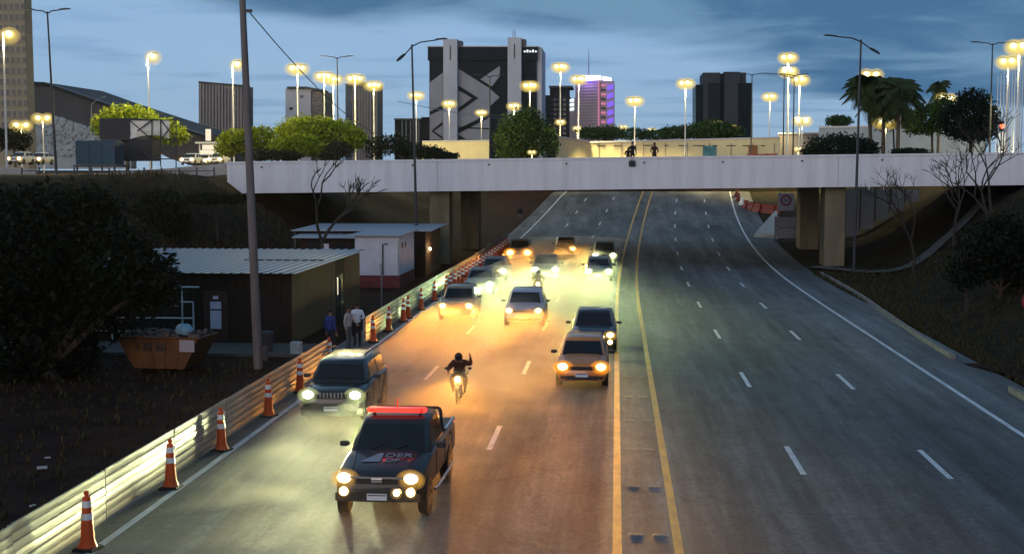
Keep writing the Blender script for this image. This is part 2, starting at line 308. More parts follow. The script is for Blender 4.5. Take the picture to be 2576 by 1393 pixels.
for nm, x, wd, mt in (('edge_line', LW, .16, 'white_line'), ('edge_line', RE, .16, 'white_line'), ('centre_line', YL, .17, 'yellow_line'), ('centre_line', YR, .17, 'yellow_line')):
    strip(x - wd / 2, x + wd / 2, -30, 171, .004).build(nm, M[mt], marks, fix=False)
for x, ph in ((R1, 31.2), (R2, 31.0), (L1, 31.9), (L2, 33.4)):
    for k in range(-1, 11):
        y0 = ph + 12.7 * k; strip(x - .07, x + .07, y0, y0 + 3.2, .004).build('lane_dash', M['white_line'], marks, fix=False)
stb = MB(); stb.loft([[(-.17 * k, -.07 * k, h), (.17 * k, -.07 * k, h), (.17 * k, .07 * k, h), (-.17 * k, .07 * k, h)] for k, h in ((.8, 0), (.7, .010), (.5, .018))]); stm = stb.mesh('road_stud', M['stud'])
for k in range(17):
    y = 25.7 + 4.0 * k
    for s_, x in enumerate((.42, .88)):
        tag(ob('road_stud', stm, None, (x + cx(y), y, rz(y) + .003)), 'low yellow road stud between the two yellow centre lines', 'road stud', 'road studs between the yellow lines')
ksm = MB().box((0, 0, .06), (.16, .97, .26)).mesh('kerb_stone', M['kerb'])
def kerb(xf, y0, y1):
    kr = tag(ob('kerb', None), kind='structure')
    y = y0
    while y < y1:
        o = ob('kerb_stone', ksm, kr, (xf(y) + random.uniform(-.015, .015), y, rz(y) + random.uniform(-.015, .01))); o.rotation_euler.z = -math.atan((xf(y + .5) - xf(y - .5))); y += 1.0
kerb(lambda y: lerp(12.55, 13.55, smooth((y - 50) / 32)) + cx(y), 51.5, 92)
kerb(lambda y: 12.5, 30, 43.5)
# worn side track meeting the shoulder, footpath up the right bank, apron before the sheds
def sheet(name, pts, w_, mt, dz=.03):
    b = MB(); P = [Vector(p) for p in pts]; fine = []
    for a, c in zip(P[:-1], P[1:]):
        n = max(1, int((c - a).length / 1.0)); fine += [a.lerp(c, i / n) for i in range(n)]
    fine.append(P[-1])
    for i, p in enumerate(fine):
        t = (fine[min(i + 1, len(fine) - 1)] - fine[max(0, i - 1)]).normalized(); nrm = Vector((-t.y, t.x))
        for k in (-1, -.33, .33, 1):
            q = p + nrm * w_ / 2 * k; b.v.append((q.x, q.y, terrain(q.x, q.y) + dz + .05 * (abs(k) < .5)))
    b.f = [(4 * i + k, 4 * i + k + 1, 4 * i + k + 5, 4 * i + k + 4) for i in range(len(fine) - 1) for k in range(3)]
    return tag(b.build(name, M[mt]), kind='structure')
sheet('side_track', [(13.1, 47.5), (17, 48.5), (24, 49), (32, 48)], 4.5, 'soil', .035)
sheet('footpath', [(14.2, 97), (17, 93), (20, 94), (24, 98), (28, 104), (33, 112)], 1.6, 'path', .12)
b = MB().box((-18.6, 51.2, .06), (13.5, 3.2, .12)); tag(b.build('pavement', M['path']), kind='structure')

# ------------------------------------------------------------------ viaduct across the road
V = thing('viaduct', 'long white painted concrete viaduct spanning the road on paired piers', 'bridge', (0, 98, 0))
def btop(x): return 7.62 + (x + 28.6) * .0112
def bbot(x): return 5.30 + (x + 28.6) * .0116
XL, XR = -28.6, 62
f = MB(); f.poly([(XL, 0, btop(XL) - .15), (XL, 0, 6.15), (XL + 1.1, 0, bbot(XL)), (XR, 0, bbot(XR)), (XR, 0, btop(XR) - .15)], (0, .45, 0)); f.build('front_girder', M['bridge'], V)
f = MB(); f.poly([(XL - .1, -.06, btop(XL) - .15), (XR, -.06, btop(XR) - .15), (XR, -.06, btop(XR)), (XL - .1, -.06, btop(XL))], (0, .60, 0)); f.build('coping', M['bridge'], V)
f = MB(); f.poly([(XL, .45, btop(XL) - .75), (XL, .45, 6.2), (XL + 1.1, .45, bbot(XL) + .1), (XR, .45, bbot(XR) + .1), (XR, .45, btop(XR) - .75)], (0, 19, 0)); f.build('deck', M['concrete'], V)
f = MB(); f.poly([(XL, 19.45, btop(XL)), (XL, 19.45, 6.15), (XL + 1.1, 19.45, bbot(XL)), (XR, 19.45, bbot(XR)), (XR, 19.45, btop(XR))], (0, .45, 0)); f.build('rear_girder', M['bridge'], V)
for k in range(15):
    x = -26 + k * 5.6; MB().box((x, -.03, btop(x) - .42), (.12, .1, .12)).build('drain_spout', M['steel'], V)
for x in (-13.0, 15.75): MB().box((x, -.004, (btop(x) + bbot(x)) / 2 - .08), (.035, .02, btop(x) - bbot(x) - .2)).build('expansion_joint', M['concrete'], V)
for px_, py_, wx in ((-13.0, 2.2, 1.45), (-12.2, 15.5, 1.5), (15.75, 2.2, 1.45), (15.95, 16.5, 1.5)):
    f = MB(); f.loft([[(px_ - wx / 2 * k, py_ - 1.1, h), (px_ + wx / 2 * k, py_ - 1.1, h), (px_ + wx / 2 * k, py_ + 1.1, h), (px_ - wx / 2 * k, py_ + 1.1, h)] for k, h in ((1.0, -.3), (1.0, 5.45 if px_ < 0 else 5.9))]); f.build('pier', M['pier'], V)

# ------------------------------------------------------------------ construction barrier and cones on the left
def barrier(label, y0, y1, fx):
    T_ = thing('construction_barrier', label, 'barrier', (0, 0, 0))
    n = max(1, round((y1 - y0) / 4.5)); pl = (y1 - y0) / n; slm = {}
    for i in range(n):
        ya = y0 + i * pl; yc = ya + pl / 2; z = rz(yc); ang = -math.atan((fx(ya + pl) - fx(ya)) / pl); tilt = random.uniform(-.012, .012)
        pn = MB()
        pn.box((-.045, 0, .55), (.03, pl - .06, .08))
        p = pn.build('panel', M['barrier_frame'], T_, loc=(fx(yc), yc, z), rz_=ang); p.rotation_euler.y = tilt
        for q in (-.48, 0, .48): MB().box((-.085, q * (pl - .1), .5), (.05, .06, 1.0)).build('post', M['barrier_frame'], p)
        for k in range(6):
            s = MB(); hgt = .162; dx = .006 * (k % 2)
            s.loft([[(-.012 + dx, q, .035 + k * .172), (.012 + dx, q, .045 + k * .172), (.02 + dx, q, .035 + k * .172 + hgt / 2), (.012 + dx, q, .025 + k * .172 + hgt), (-.012 + dx, q, .035 + k * .172 + hgt)] for q in (-pl / 2 + .02, -pl / 4, 0, pl / 4, pl / 2 - .02)])
            key = k
            if key not in slm: slm[key] = s.mesh('slat', M['barrier'])
            o = ob('slat', slm[key], p); o.location = (random.uniform(-.006, .006), 0, random.uniform(-.006, .006)); o.rotation_euler.x = random.uniform(-.004, .004)
bx = lambda y: -10.15 + cx(y) * 1.0
barrier('white slatted construction barrier along the dirt, nearest run before the gap', 17.5, 46.9, bx)
barrier('white slatted construction barrier beyond the gap, running under the viaduct', 54.0, 117, bx)
def make_cone():
    c = thing('traffic_cone', '', 'traffic cone', group='tall cones along the barrier')
    MB().loft([[(-.21 * k, -.21 * k, h), (.21 * k, -.21 * k, h), (.21 * k, .21 * k, h), (-.21 * k, .21 * k, h)] for k, h in ((1, .0), (1, .035), (.85, .06))]).build('base', M['rubber'], c)
    MB().lathe([(.185, .058), (.16, .10), (.125, .2), (.105, .55), (.075, .98), (.03, 1.0)], 14).build('body', M['cone'], c, True)
    for h0, h1 in ((.57, .69), (.80, .92)):
        r0, r1 = [.105 - (h - .55) / .43 * .03 + .004 for h in (h0, h1)]
        MB().lathe([(r0 - .003, h0 - .001), (r0, h0), (r1, h1), (r1 - .003, h1 + .001)], 14).build('reflective_band', M['cone_white'], c, True)
    MB().lathe([(.03, .99), (.032, 1.02), (.048, 1.04), (.048, 1.08), (.03, 1.10), (.01, 1.105)], 10).build('handle_knob', M['cone'], c, True)
    return c
cone0 = make_cone(); first = True
ordn = 'first second third fourth fifth sixth seventh eighth ninth tenth eleventh twelfth'.split()
cy_ = [G(u, v).to_tuple()[:2] for u, v in ((221, 1381), (430, 1227), (558, 1133), (676, 1047), (755, 987), (829, 925))] + [(-9.85, 54.2), (-9.85, 58.0), (-9.8, 61.8), (-9.8, 63.2), (-9.75, 67.2), (-9.7, 71.8)] + [(-9.6, 75.8 + 1.9 * k) for k in range(20)]
for i, (x, y) in enumerate(cy_):
    o = cone0 if i == 0 else copy_tree(cone0)
    o.location = (x + cx(y), y, rz(y) + .002); o.rotation_euler.z = random.uniform(-.3, .3); o.rotation_euler.x = random.uniform(-.02, .02)
    o['label'] = ('tall orange cone with white bands by the barrier, %s from the camera' % ordn[i]) if i < 12 else 'tall orange cone in the dense far row of cones along the barrier'

# ------------------------------------------------------------------ people
def human(name, label, loc, rz_, cols, pose=None, hair=True, helmet=None, scale=1., group=None, bulk=1.):
    J = dict(pelvis=(0, 0, .95), spine=(0, 0, 1.13), chest=(0, 0, 1.34), neck=(0, 0, 1.50), h0=(0, -.012, 1.58), h1=(0, -.02, 1.67), h2=(0, -.005, 1.74),
             sR=(.185, 0, 1.42), eR=(.235, .03, 1.14), wR=(.24, -.05, .89), sL=(-.185, 0, 1.42), eL=(-.235, .03, 1.14), wL=(-.24, -.05, .89),
             pR=(.09, 0, .90), kR=(.10, -.03, .50), aR=(.10, .03, .09), tR=(.125, -.14, .035), pL=(-.09, 0, .90), kL=(-.10, -.03, .50), aL=(-.10, .03, .09), tL=(-.125, -.14, .035))
    J.update(pose or {}); J = {k: Vector(v) for k, v in J.items()}
    rad = dict(pelvis=.135, spine=.12, chest=.14, neck=.058, h0=.075, h1=.092, h2=.06, sR=.07, eR=.05, wR=.034, pR=.085, kR=.062, aR=.045, tR=.036)
    for k in ('s', 'e', 'w', 'p', 'k', 'a', 't'): rad[k + 'L'] = rad[k + 'R']
    for k in ('pelvis', 'spine', 'chest', 'sR', 'sL', 'eR', 'eL', 'pR', 'pL', 'kR', 'kL'): rad[k] *= bulk
    E = [('pelvis', 'spine', 't'), ('spine', 'chest', 't'), ('chest', 'neck', 't'), ('neck', 'h0', 's'), ('h0', 'h1', 's'), ('h1', 'h2', 's')]
    for s in 'RL':
        E += [('chest', 's' + s, 't'), ('s' + s, 'e' + s, 't'), ('e' + s, 'w' + s, 't'), ('pelvis', 'p' + s, 'l'), ('p' + s, 'k' + s, 'l'), ('k' + s, 'a' + s, 'l'), ('a' + s, 't' + s, 'b')]
        d = (J['w' + s] - J['e' + s]).normalized(); sd = d.cross(Vector((0, 1, 0))).normalized() if abs(d.y) < .9 else Vector((1, 0, 0)); J['m' + s] = J['w' + s] + d * .085; rad['m' + s] = .036; E.append(('w' + s, 'm' + s, 's'))
        fwd = d.cross(sd).normalized()
        for q, (of, ln) in enumerate(((-.033, .07), (-.011, .085), (.011, .08), (.033, .06), (-.06, .045))):
            a_, b_ = 'f%d%s' % (q, s), 'g%d%s' % (q, s)
            J[a_] = J['m' + s] + fwd * of * 1.1 + d * (.035 if q < 4 else -.02); J[b_] = J[a_] + d * ln * .8 + sd * .02 * (1 if s == 'R' else -1) + (fwd * -.02 if q == 4 else Vector())
            rad[a_] = .0105; rad[b_] = .008; E += [('m' + s, a_, 's'), (a_, b_, 's')]
    names = list(J); idx = {k: i for i, k in enumerate(names)}
    me = bpy.data.meshes.new('body'); me.from_pydata([J[k] for k in names], [(idx[a], idx[b]) for a, b, _ in E], [])
    tmp = bpy.data.objects.new('tmp', me); col.objects.link(tmp); tmp.modifiers.new('Skin', 'SKIN')
    if not me.skin_vertices: me.skin_vertices.new()
    for i, k in enumerate(names):
        sv = me.skin_vertices[0].data[i]; r = rad[k]; sv.radius = (r, r); sv.use_root = (k == 'pelvis')
    ss = tmp.modifiers.new('Sub', 'SUBSURF'); ss.levels = ss.render_levels = 2
    dg = bpy.context.evaluated_depsgraph_get(); dg.update(); bm_ = bpy.data.meshes.new_from_object(tmp.evaluated_get(dg)); bpy.data.objects.remove(tmp)
    bm_.materials.clear(); mi = {}
    for k, q in enumerate('tlsb'): bm_.materials.append(cols[q]); mi[q] = k
    seg = [(J[a], J[b], mi[t]) for a, b, t in E]
    for p in bm_.polygons:
        c = p.center; best = 9; p.use_smooth = True
        for a, b, t in seg:
            ab = b - a; q = max(0, min(1, (c - a).dot(ab) / max(1e-9, ab.length_squared))); dd = (c - a - ab * q).length
            if dd < best: best = dd; p.material_index = t
    P = thing(name, label, 'person', loc, rz_, group); P.scale = (scale,) * 3
    ob('body', bm_, P)
    h = J['h1']
    if helmet: 
        hm = MB().ball(h + Vector((0, .005, .005)), (.145, .165, .155), 14, 9).build('helmet', helmet, P, True)
        MB().loft([[(h.x + .125 * math.sin(a), h.y - .16 * math.cos(a) - .0, h.z + q) for a in np.linspace(-1, 1, 7)] for q in (-.05, .05)], closed=False, cap=False).build('visor', M['glass'], hm)
    else:
        hb = MB(); hb.ball(h + Vector((0, .018, .030)), (.093, .100, .095), 12, 8); hb.build('hair', cols.get('h', M['hair']), P, True)
        fb = MB(); fb.ball(h + Vector((.034, -.085, -.005)), (.013, .008, .009), 6, 4); fb.ball(h + Vector((-.034, -.085, -.005)), (.013, .008, .009), 6, 4); fb.box(h + Vector((0, -.082, -.075)), (.045, .012, .010)); fb.build('eyes_and_mouth', M['hair'], P)
        nb = MB(); nb.loft([[h + Vector((-.012, -.088, .0)), h + Vector((.012, -.088, .0)), h + Vector((0, -.092, .005))], [h + Vector((-.018, -.088, -.045)), h + Vector((.018, -.088, -.045)), h + Vector((0, -.115, -.04))]])
        for s in (-1, 1): nb.ball(h + Vector((s * .093, .005, -.015)), (.010, .020, .030), 6, 4)
        nb.build('nose_and_ears', M['skin'], P)
    return P
def cl(n, c): return mat(n, c, .85, var=.15, scale=8)
CL = dict(blue=cl('cloth_blue', (.02, .035, .16)), navy=cl('cloth_navy', (.012, .014, .03)), pink=cl('cloth_pinkish', (.42, .33, .30)), white=cl('cloth_white', (.66, .66, .72)), grey=cl('cloth_grey', (.10, .10, .11)), black=cl('cloth_black', (.013, .012, .012)), brown=cl('cloth_maroon', (.045, .016, .014)), tan=cl('cloth_tan', (.20, .14, .08)))
def outfit(t, l, b='black'): return dict(t=CL[t], l=CL[l], s=M['skin'], b=CL[b])
p = G(832, 893); human('person', 'person in blue work clothes standing behind the end of the barrier', p, R(150), outfit('blue', 'navy'))
p = G(877, 884); human('person', 'person in pale pinkish shirt and grey trousers standing in the barrier gap', p, R(70), outfit('pink', 'grey'), pose=dict(eR=(.2, -.18, 1.2), wR=(.05, -.36, 1.1)))
p = G(899, 872); human('person', 'person in white shirt and dark trousers standing in the barrier gap', p, R(-160), outfit('white', 'black'), pose=dict(eL=(-.26, .1, 1.18), wL=(-.1, -.08, 1.1)))
for u, v, lb, o_, ps, sc_ in ((1580, 401, 'smaller dark person leaning low at the viaduct parapet beside a taller one', 'black', dict(chest=(0, -.22, 1.22), neck=(0, -.30, 1.33), h0=(0, -.33, 1.40), h1=(0, -.36, 1.47), h2=(0, -.36, 1.54), sR=(.185, -.24, 1.27), sL=(-.185, -.24, 1.27), eR=(.25, -.28, 1.03), wR=(.15, -.48, 1.03), eL=(-.25, -.28, 1.03), wL=(-.15, -.48, 1.03)), .92),
                         (1591, 401, 'tallest dark person standing at the viaduct parapet above the lanes', 'black', {}, 1.05), (1646, 400, 'lone broad dark person at the viaduct parapet, right of the pair', 'brown', dict(eR=(.27, -.08, 1.16), wR=(.20, -.3, 1.06), eL=(-.27, -.08, 1.16), wL=(-.20, -.3, 1.06)), 1.0)):
    q = A(u, v, 99.1); human('person', lb, (q.x, 99.0, btop(q.x) - .75), 0, outfit(o_, 'black'), ps, scale=sc_, group='people on the viaduct')
q = GT(1308, 562); human('person', 'dark clothed pedestrian walking on the far verge beyond the viaduct', q, R(20), outfit('black', 'grey'), dict(kR=(.1, -.2, .5), aR=(.1, -.2, .09), tR=(.12, -.36, .05), aL=(-.1, .2, .1), tL=(-.12, .05, .04)))
q = A(1590, 411, 97.9); SB = thing('hanging_bag', 'small dark bag hanging below the standing people on the viaduct face', 'bag', (q.x, 97.87, q.z))
MB().loft([[(-.24 * k, -.10 * k, h), (.24 * k, -.10 * k, h), (.24 * k, .06 * k, h), (-.24 * k, .06 * k, h)] for k, h in ((.85, -.22), (1, -.1), (1, .12), (.8, .2))]).build('pouch', M['navy'], SB, True)
MB().tube([(-.05, .04, .18), (-.03, .03, .45)], .012, 6).tube([(.05, .04, .18), (.03, .03, .45)], .012, 6).build('strap', M['cable'], SB)

# ------------------------------------------------------------------ vehicles (front faces -Y, origin on the ground under the front bumper)
def wheel_mesh(r, w_):
    t = MB().lathe([(r * .62, -w_ / 2), (r * .93, -w_ / 2), (r, -w_ * .32), (r, w_ * .32), (r * .93, w_ / 2), (r * .62, w_ / 2)], 20, axis='X').mesh('tyre', M['rubber'], True)
    q = MB().lathe([(.02, -w_ * .30), (r * .55, -w_ * .36), (r * .63, -w_ * .48), (r * .63, w_ * .48), (r * .55, w_ * .36), (.02, w_ * .30)], 14, axis='X')
    for k in range(5):
        a = 2 * math.pi * k / 5
        q.tube([(w_ * .36, 0, 0), (w_ * .42, math.cos(a) * r * .58, math.sin(a) * r * .58)], r * .07, 6); q.tube([(-w_ * .36, 0, 0), (-w_ * .42, math.cos(a) * r * .58, math.sin(a) * r * .58)], r * .07, 6)
    return t, q.mesh('rim', M['galv'], True)
WM = {r: wheel_mesh(r, .2) for r in (.31, .36)}
def spotlamp(name, parent, loc, c, power, size=56, down=1.5, yaw=0., blend=1.):
    l = bpy.data.lights.new(name, 'SPOT'); l.energy = power; l.color = c; l.spot_size = R(size); l.spot_blend = blend; l.shadow_soft_size = .06; l.use_nodes = True; t = l.node_tree; e = next(n for n in t.nodes if n.type == 'EMISSION')
    # low beam distribution: strongest near the horizon, falling off steeply towards the ground right before the car
    tcn = nd(t, 'ShaderNodeTexCoord'); sp = nd(t, 'ShaderNodeSeparateXYZ'); t.links.new(tcn.outputs['Normal'], sp.inputs[0]); ab = nd(t, 'ShaderNodeMath', operation='ABSOLUTE'); t.links.new(sp.outputs['Y'], ab.inputs[0]); ad = nd(t, 'ShaderNodeMath', operation='ADD'); ad.inputs[1].default_value = .02; t.links.new(ab.outputs[0], ad.inputs[0]); pw = nd(t, 'ShaderNodeMath', operation='POWER'); pw.inputs[1].default_value = -1.9; t.links.new(ad.outputs[0], pw.inputs[0]); ml = nd(t, 'ShaderNodeMath', operation='MULTIPLY'); ml.inputs[1].default_value = .018; t.links.new(pw.outputs[0], ml.inputs[0]); t.links.new(ml.outputs[0], e.inputs['Strength'])
    o = ob(name, l, parent, loc); o.rotation_euler = (R(90 - down), 0, R(180) + yaw); return o
def car(label, loc, paintc, lens, beam, power, L=4.0, W=1.7, H=1.48, hood=.95, cowl_y=1.05, roof0=1.75, roof1=3.3, tail_y=3.95, zbelt=.95, znose=.70, wr=.31, rz_=0., group='cars driving towards the camera', kind='hatch', lamp_r=.13, detail=True, only=None, fogs=0, name='car', cat='car', down=1.5):
    C_ = thing(name, label, cat, loc, rz_, group); hw = W / 2
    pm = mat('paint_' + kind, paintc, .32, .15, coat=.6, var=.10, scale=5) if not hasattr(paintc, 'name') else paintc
    zb = .24 if kind != 'pickup' else .42
    def sect(y, k, zt, zb_):
        h = hw * k; half = [(0, zt + .035), (h * .55, zt + .025), (h * .88, zt - .015), (h * .98, zt - .09), (h, zt * .55 + zb_ * .45), (h * .985, zb_ + .14), (h * .9, zb_)]
        return [(x, y, z) for x, z in half] + [(-x, y, z) for x, z in half[:0:-1]]
    bed0 = roof1 + .35
    st = [(0, .74, znose - .10, zb + .05), (.05, .86, znose - .02, zb + .01), (.22, .955, znose + .06, zb), (.5, .99, znose + .12, zb), (cowl_y - .05, 1., hood, zb), (cowl_y + .35, 1., zbelt, zb), (roof1, 1., zbelt + .02, zb), (tail_y, .985, zbelt + .02, zb), (L - .05, .95, zbelt - .02, zb + .02), (L, .88, zbelt - .12, zb + .08)]
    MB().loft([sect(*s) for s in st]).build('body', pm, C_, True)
    # cabin
    gb, gt = hw * .93, hw * .76; yb0, yb1 = cowl_y, (tail_y if kind != 'pickup' else roof1 + .12)
    def cab(z, a, y0, y1): return [(-a, y0 + .16, z), (-a * .90, y0, z), (a * .90, y0, z), (a, y0 + .16, z), (a, y1 - .06, z), (a * .8, y1, z), (-a * .8, y1, z), (-a, y1 - .06, z)]
    zr = H
    lv = [(zbelt - .06, gb, yb0, yb1), (zr - .10, gt * 1.03, roof0 - .10, roof1 + .06), (zr - .03, gt * .97, roof0, roof1 + .0), (zr, gt * .8, roof0 + .15, roof1 - .15)]
    MB().loft([cab(*q) for q in lv]).build('cabin', pm, C_, True)
    def onface(f0, f1, nrm):   # glass panel between lower edge f0=(a,b) and upper edge f1=(a,b)
        a, b_ = Vector(f0[0]), Vector(f0[1]); c, d = Vector(f1[1]), Vector(f1[0]); o = Vector(nrm) * .010
        return [p_ + o for p_ in (a.lerp(d, .12).lerp(b_.lerp(c, .12), .01), a.lerp(d, .12).lerp(b_.lerp(c, .12), .99), a.lerp(d, .95).lerp(b_.lerp(c, .95), .985), a.lerp(d, .95).lerp(b_.lerp(c, .95), .015))]
    q0, q1 = cab(*lv[0]), cab(*lv[1])
    WSQ = onface((q0[1], q0[2]), (q1[1], q1[2]), (0, -.7, .7))
    MB().poly(WSQ, (0, .006, -.006)).build('windshield', M['glass'], C_)
    MB().poly(onface((q0[6], q0[5]), (q1[6], q1[5]), (0, .8, .5)), (0, -.006, -.004)).build('rear_window', M['glass'], C_)
    for s in (-1, 1):
        i0, i1 = (3, 4) if s > 0 else (0, 7)
        A0, B0, A1, B1 = Vector(q0[i0]), Vector(q0[i1]), Vector(q1[i0]), Vector(q1[i1]); A0.z = B0.z = zbelt + .0
        for t0, t1 in ((.03, .47), (.52, .95)):
            MB().poly(onface((A0.lerp(B0, t0), A0.lerp(B0, t1)), (A1.lerp(B1, t0), A1.lerp(B1, t1)), (s, 0, .25)), (-.006 * s, 0, 0)).build('side_window', M['glass'], C_)
        mb = MB(); mb.loft([[(s * (hw + .02 + a), cowl_y + .42 + b_ * k, zbelt + .07 + c * k) for b_, c in ((-.06, -.055), (.06, -.055), (.06, .055), (-.06, .055))] for a, k in ((0, .5), (.05, 1.), (.17, 1.), (.20, .7))]); mb.build('side_mirror', M['black'], C_, True)
        if detail:
            dl = MB()
            for yy in (lerp(cowl_y, tail_y, .16), lerp(cowl_y, tail_y, .5), lerp(cowl_y, tail_y, .82)): dl.box((s * hw * 1.0, yy, (zbelt + zb) / 2 + .05), (.012, .012, zbelt - zb - .25))
            dl.build('door_gap', M['black'], C_)
            for t in (.42, .76): MB().box((s * (hw + .008), lerp(cowl_y, tail_y, t), zbelt - .13), (.03, .16, .03)).build('door_handle', pm, C_)
    if detail:
        for x0 in (-.55, .08): a_ = WSQ[0].lerp(WSQ[1], .5 + x0 / W) + Vector((0, -.012, .004)); b_ = a_.lerp(WSQ[3].lerp(WSQ[2], .5 + (x0 + .42) / W), .22) + Vector((.25, -.008, .004)); MB().tube([a_, b_], .009, 5).build('wiper', M['black'], C_)
        for s in (-1, 1): MB().tube([(s * hw * .60, .30, znose + .112), (s * hw * .66, cowl_y * .6, lerp(znose + .12, hood, .55) + .016), (s * hw * .74, cowl_y - .05, hood + .012)], .006, 4).build('bonnet_gap', M['black'], C_)
        for s in (-1, 1): MB().box((s * hw * .70, .012, zb + .13), (.22, .03, .10)).build('bumper_intake', M['black'], C_)
    # front end
    MB().loft([[(x * hw, -.022 + .05 * abs(x) ** 2, z) for x in (-.52, -.26, 0, .26, .52)] for z in (znose - .13, znose - .01)], closed=False, cap=False).build('upper_grille', M['black'], C_)
    MB().loft([[(x * hw, -.030 + .05 * abs(x) ** 2, z) for x in (-.62, -.3, 0, .3, .62)] for z in (zb + .06, zb + .19)], closed=False, cap=False).build('lower_grille', M['black'], C_)
    pl = MB().box((0, -.05, zb + .22 if kind != 'pickup' else zb + .12), (.40, .02, .13)).build('licence_plate', M['plate'], C_)
    MB().box((0, -.063, zb + .255 if kind != 'pickup' else zb + .155), (.37, .006, .022)).build('plate_band', M['plate_text'], pl)
    hz = znose + (-.02 if kind != 'pickup' else -.02); hx = hw * .74
    for s in (-1, 1):
        if only and s != only: 
            MB().ball((s * hx, .10, hz), (lamp_r * 1.15, .10, lamp_r * .7), 12, 8).build('headlight', M['glass'], C_, True); continue
        h_ = MB().ball((s * hx, .11, hz), (lamp_r * 1.35, .12, lamp_r * .85), 12, 8).build('headlight', M['chrome'], C_, True)
        MB().ball((s * hx, .02, hz), (lamp_r, .07, lamp_r * .72), 12, 8).build('lens', M[lens], h_, True)
        cv = M['cover_' + (lens if lens in ('warm', 'amber', 'cool') else 'warm')]  # glow material of the added halo shells, no real cover
        for kk in (1.15, 1.32, 1.52, 1.75, 2.0): MB().ball((s * hx * (1.02 - .02 * kk), .05, hz - .015 * kk), (lamp_r * kk * 1.08, .07 + .02 * kk, lamp_r * kk * .78), 16, 8).build('cover', cv, h_, True)  # nested glowing shells added as the halo of the headlight
        if power: spotlamp('headlight_beam', C_, (s * hx, -.09, hz), beam, power, down=down, yaw=R(random.uniform(-2, 2)))
    for k, (s, xx) in enumerate(((-1, .74), (1, .74), (1, .44))[:fogs]):
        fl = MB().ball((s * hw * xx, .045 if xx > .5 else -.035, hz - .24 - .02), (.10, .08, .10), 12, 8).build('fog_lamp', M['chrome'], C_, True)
        MB().ball((s * hw * xx, -.025 if xx > .5 else -.08, hz - .26), (.085 if xx > .5 else .07, .04, .085 if xx > .5 else .07), 12, 8).build('lens', M['warm' if xx > .5 else 'fog'], fl, True); MB().ball((s * hw * xx, -.03 if xx > .5 else -.08, hz - .27), (.12, .06, .115), 12, 8).build('cover', M['cover_warm'], fl, True)  # outermost ball is an added glow shell round the fog lamp
    wy = (.82, L - .80) if kind != 'pickup' else (.88, L - 1.15); tm, rm = WM[wr]
    for s in (-1, 1):
        for y in wy:
            ar = MB().lathe([(wr * 1.18, -.02), (wr * 1.20, .0), (wr * 1.18, .02), (.05, .01)], 20, (s * (hw - .01), y, wr + .02), 'X').build('wheel_arch', M['black'], C_)
            wh = ob('wheel', None, C_, (s * (hw - .085), y, wr)); ob('tyre', tm, wh); ob('rim', rm, wh)
    for s in (-1, 1): MB().box((s * hw * .86, L - .02, zbelt - .16), (.16, .06, .22)).build('tail_light', M['reddim'], C_)
    return C_
WARM, AMBER, COOL = (1., .58, .20), (1., .37, .05), (.82, 1., .42)
def at(u, v): p = G(u, v); return Vector((p.x, p.y - .85, rz(p.y)))
def onroad(u, v, y):       # stands on the rising road at distance y
    p = A(u, v, y); return Vector((p.x, y, rz(y)))
PW = 2600 * HEAD
blackp = mat('paint_black', (.018, .019, .021), .45, .1, coat=.25, var=.2, scale=4)
# the escort pickup
PK = car('black double cab pickup with lit red roof light bar, nearest vehicle', at(968, 1288), blackp, 'warm', WARM, PW * 2.2, L=5.1, W=1.82, H=1.76, hood=1.16, cowl_y=1.35, roof0=2.05, roof1=3.35, tail_y=5.02, zbelt=1.17, znose=.92, wr=.36, kind='pickup', fogs=3, rz_=R(-.8), name='pickup_truck', cat='pickup', group='escort vehicle', lamp_r=.14)
hw = .91
MB().poly([(-.82, 3.62, 1.232), (.82, 3.62, 1.232), (.82, 4.9, 1.232), (-.82, 4.9, 1.232)], (0, 0, .008)).build('bed_liner', M['black'], PK)
rb = MB()
for s in (-1, 1): rb.tube([(s * .80, 3.62, 1.1), (s * .74, 3.70, 1.62), (s * .70, 3.72, 1.68)], .035, 8)
rb.tube([(-.70, 3.72, 1.68), (.70, 3.72, 1.68)], .035, 8); rb.build('roll_bar', M['black'], PK, True)
for s in (-1, 1): 
    MB().box((s * .86, 4.3, 1.22), (.05, 1.45, .06)).build('bed_rail', M['chrome'], PK)
    MB().tube([(s * .97, 1.25, .42), (s * .99, 1.5, .40), (s * .99, 3.4, .40), (s * .97, 3.65, .42)], .035, 8).build('side_step', M['chrome'], PK, True)
MB().box((0, -.035, .925), (1.10, .03, .035)).build('grille_bar', M['chrome'], PK)
MB().box((0, -.055, .87), (.22, .03, .075)).build('grille_badge', M['chrome'], PK)
MB().loft([[(x * .9, -.06 + .08 * x * x, z) for x in (-.95, -.5, 0, .5, .95)] for z in (.44, .60)], closed=False, cap=False).build('bumper_valance', M['black'], PK)
lb = ob('light_bar', None, PK, (0, 2.35, 1.765))
for s in (-1, 1): MB().box((s * .50, 0, .03), (.05, .12, .06)).build('bracket', M['black'], lb)
MB().loft([[(x, y, z) for y, z in ((-.14 * k, .06), (.14 * k, .06), (.12 * k, .15), (-.12 * k, .15))] for x, k in ((-.62, .6), (-.55, 1), (.55, 1), (.62, .6))]).build('beacon_housing', M['reddim'], lb, True)
for z in (.085, .125): MB().box((0, -.146, z), (1.04, .02, .026)).build('red_strip', M['red'], lb)
for s in (-1, 1): MB().ball((s * .60, -.02, .105), (.05, .13, .05), 10, 6).build('end_beacon', M['red'], lb, True)
MB().tube([(.0, .02, .15), (.0, .02, .34)], .012, 6).build('antenna', M['reddim'], lb)
for s in (-1, 1):
    l = bpy.data.lights.new('beacon_glow', 'POINT'); l.energy = .8; l.color = (1, .05, .03); l.shadow_soft_size = .05; ob('beacon_glow', l, lb, (s * .35, .05, .30))
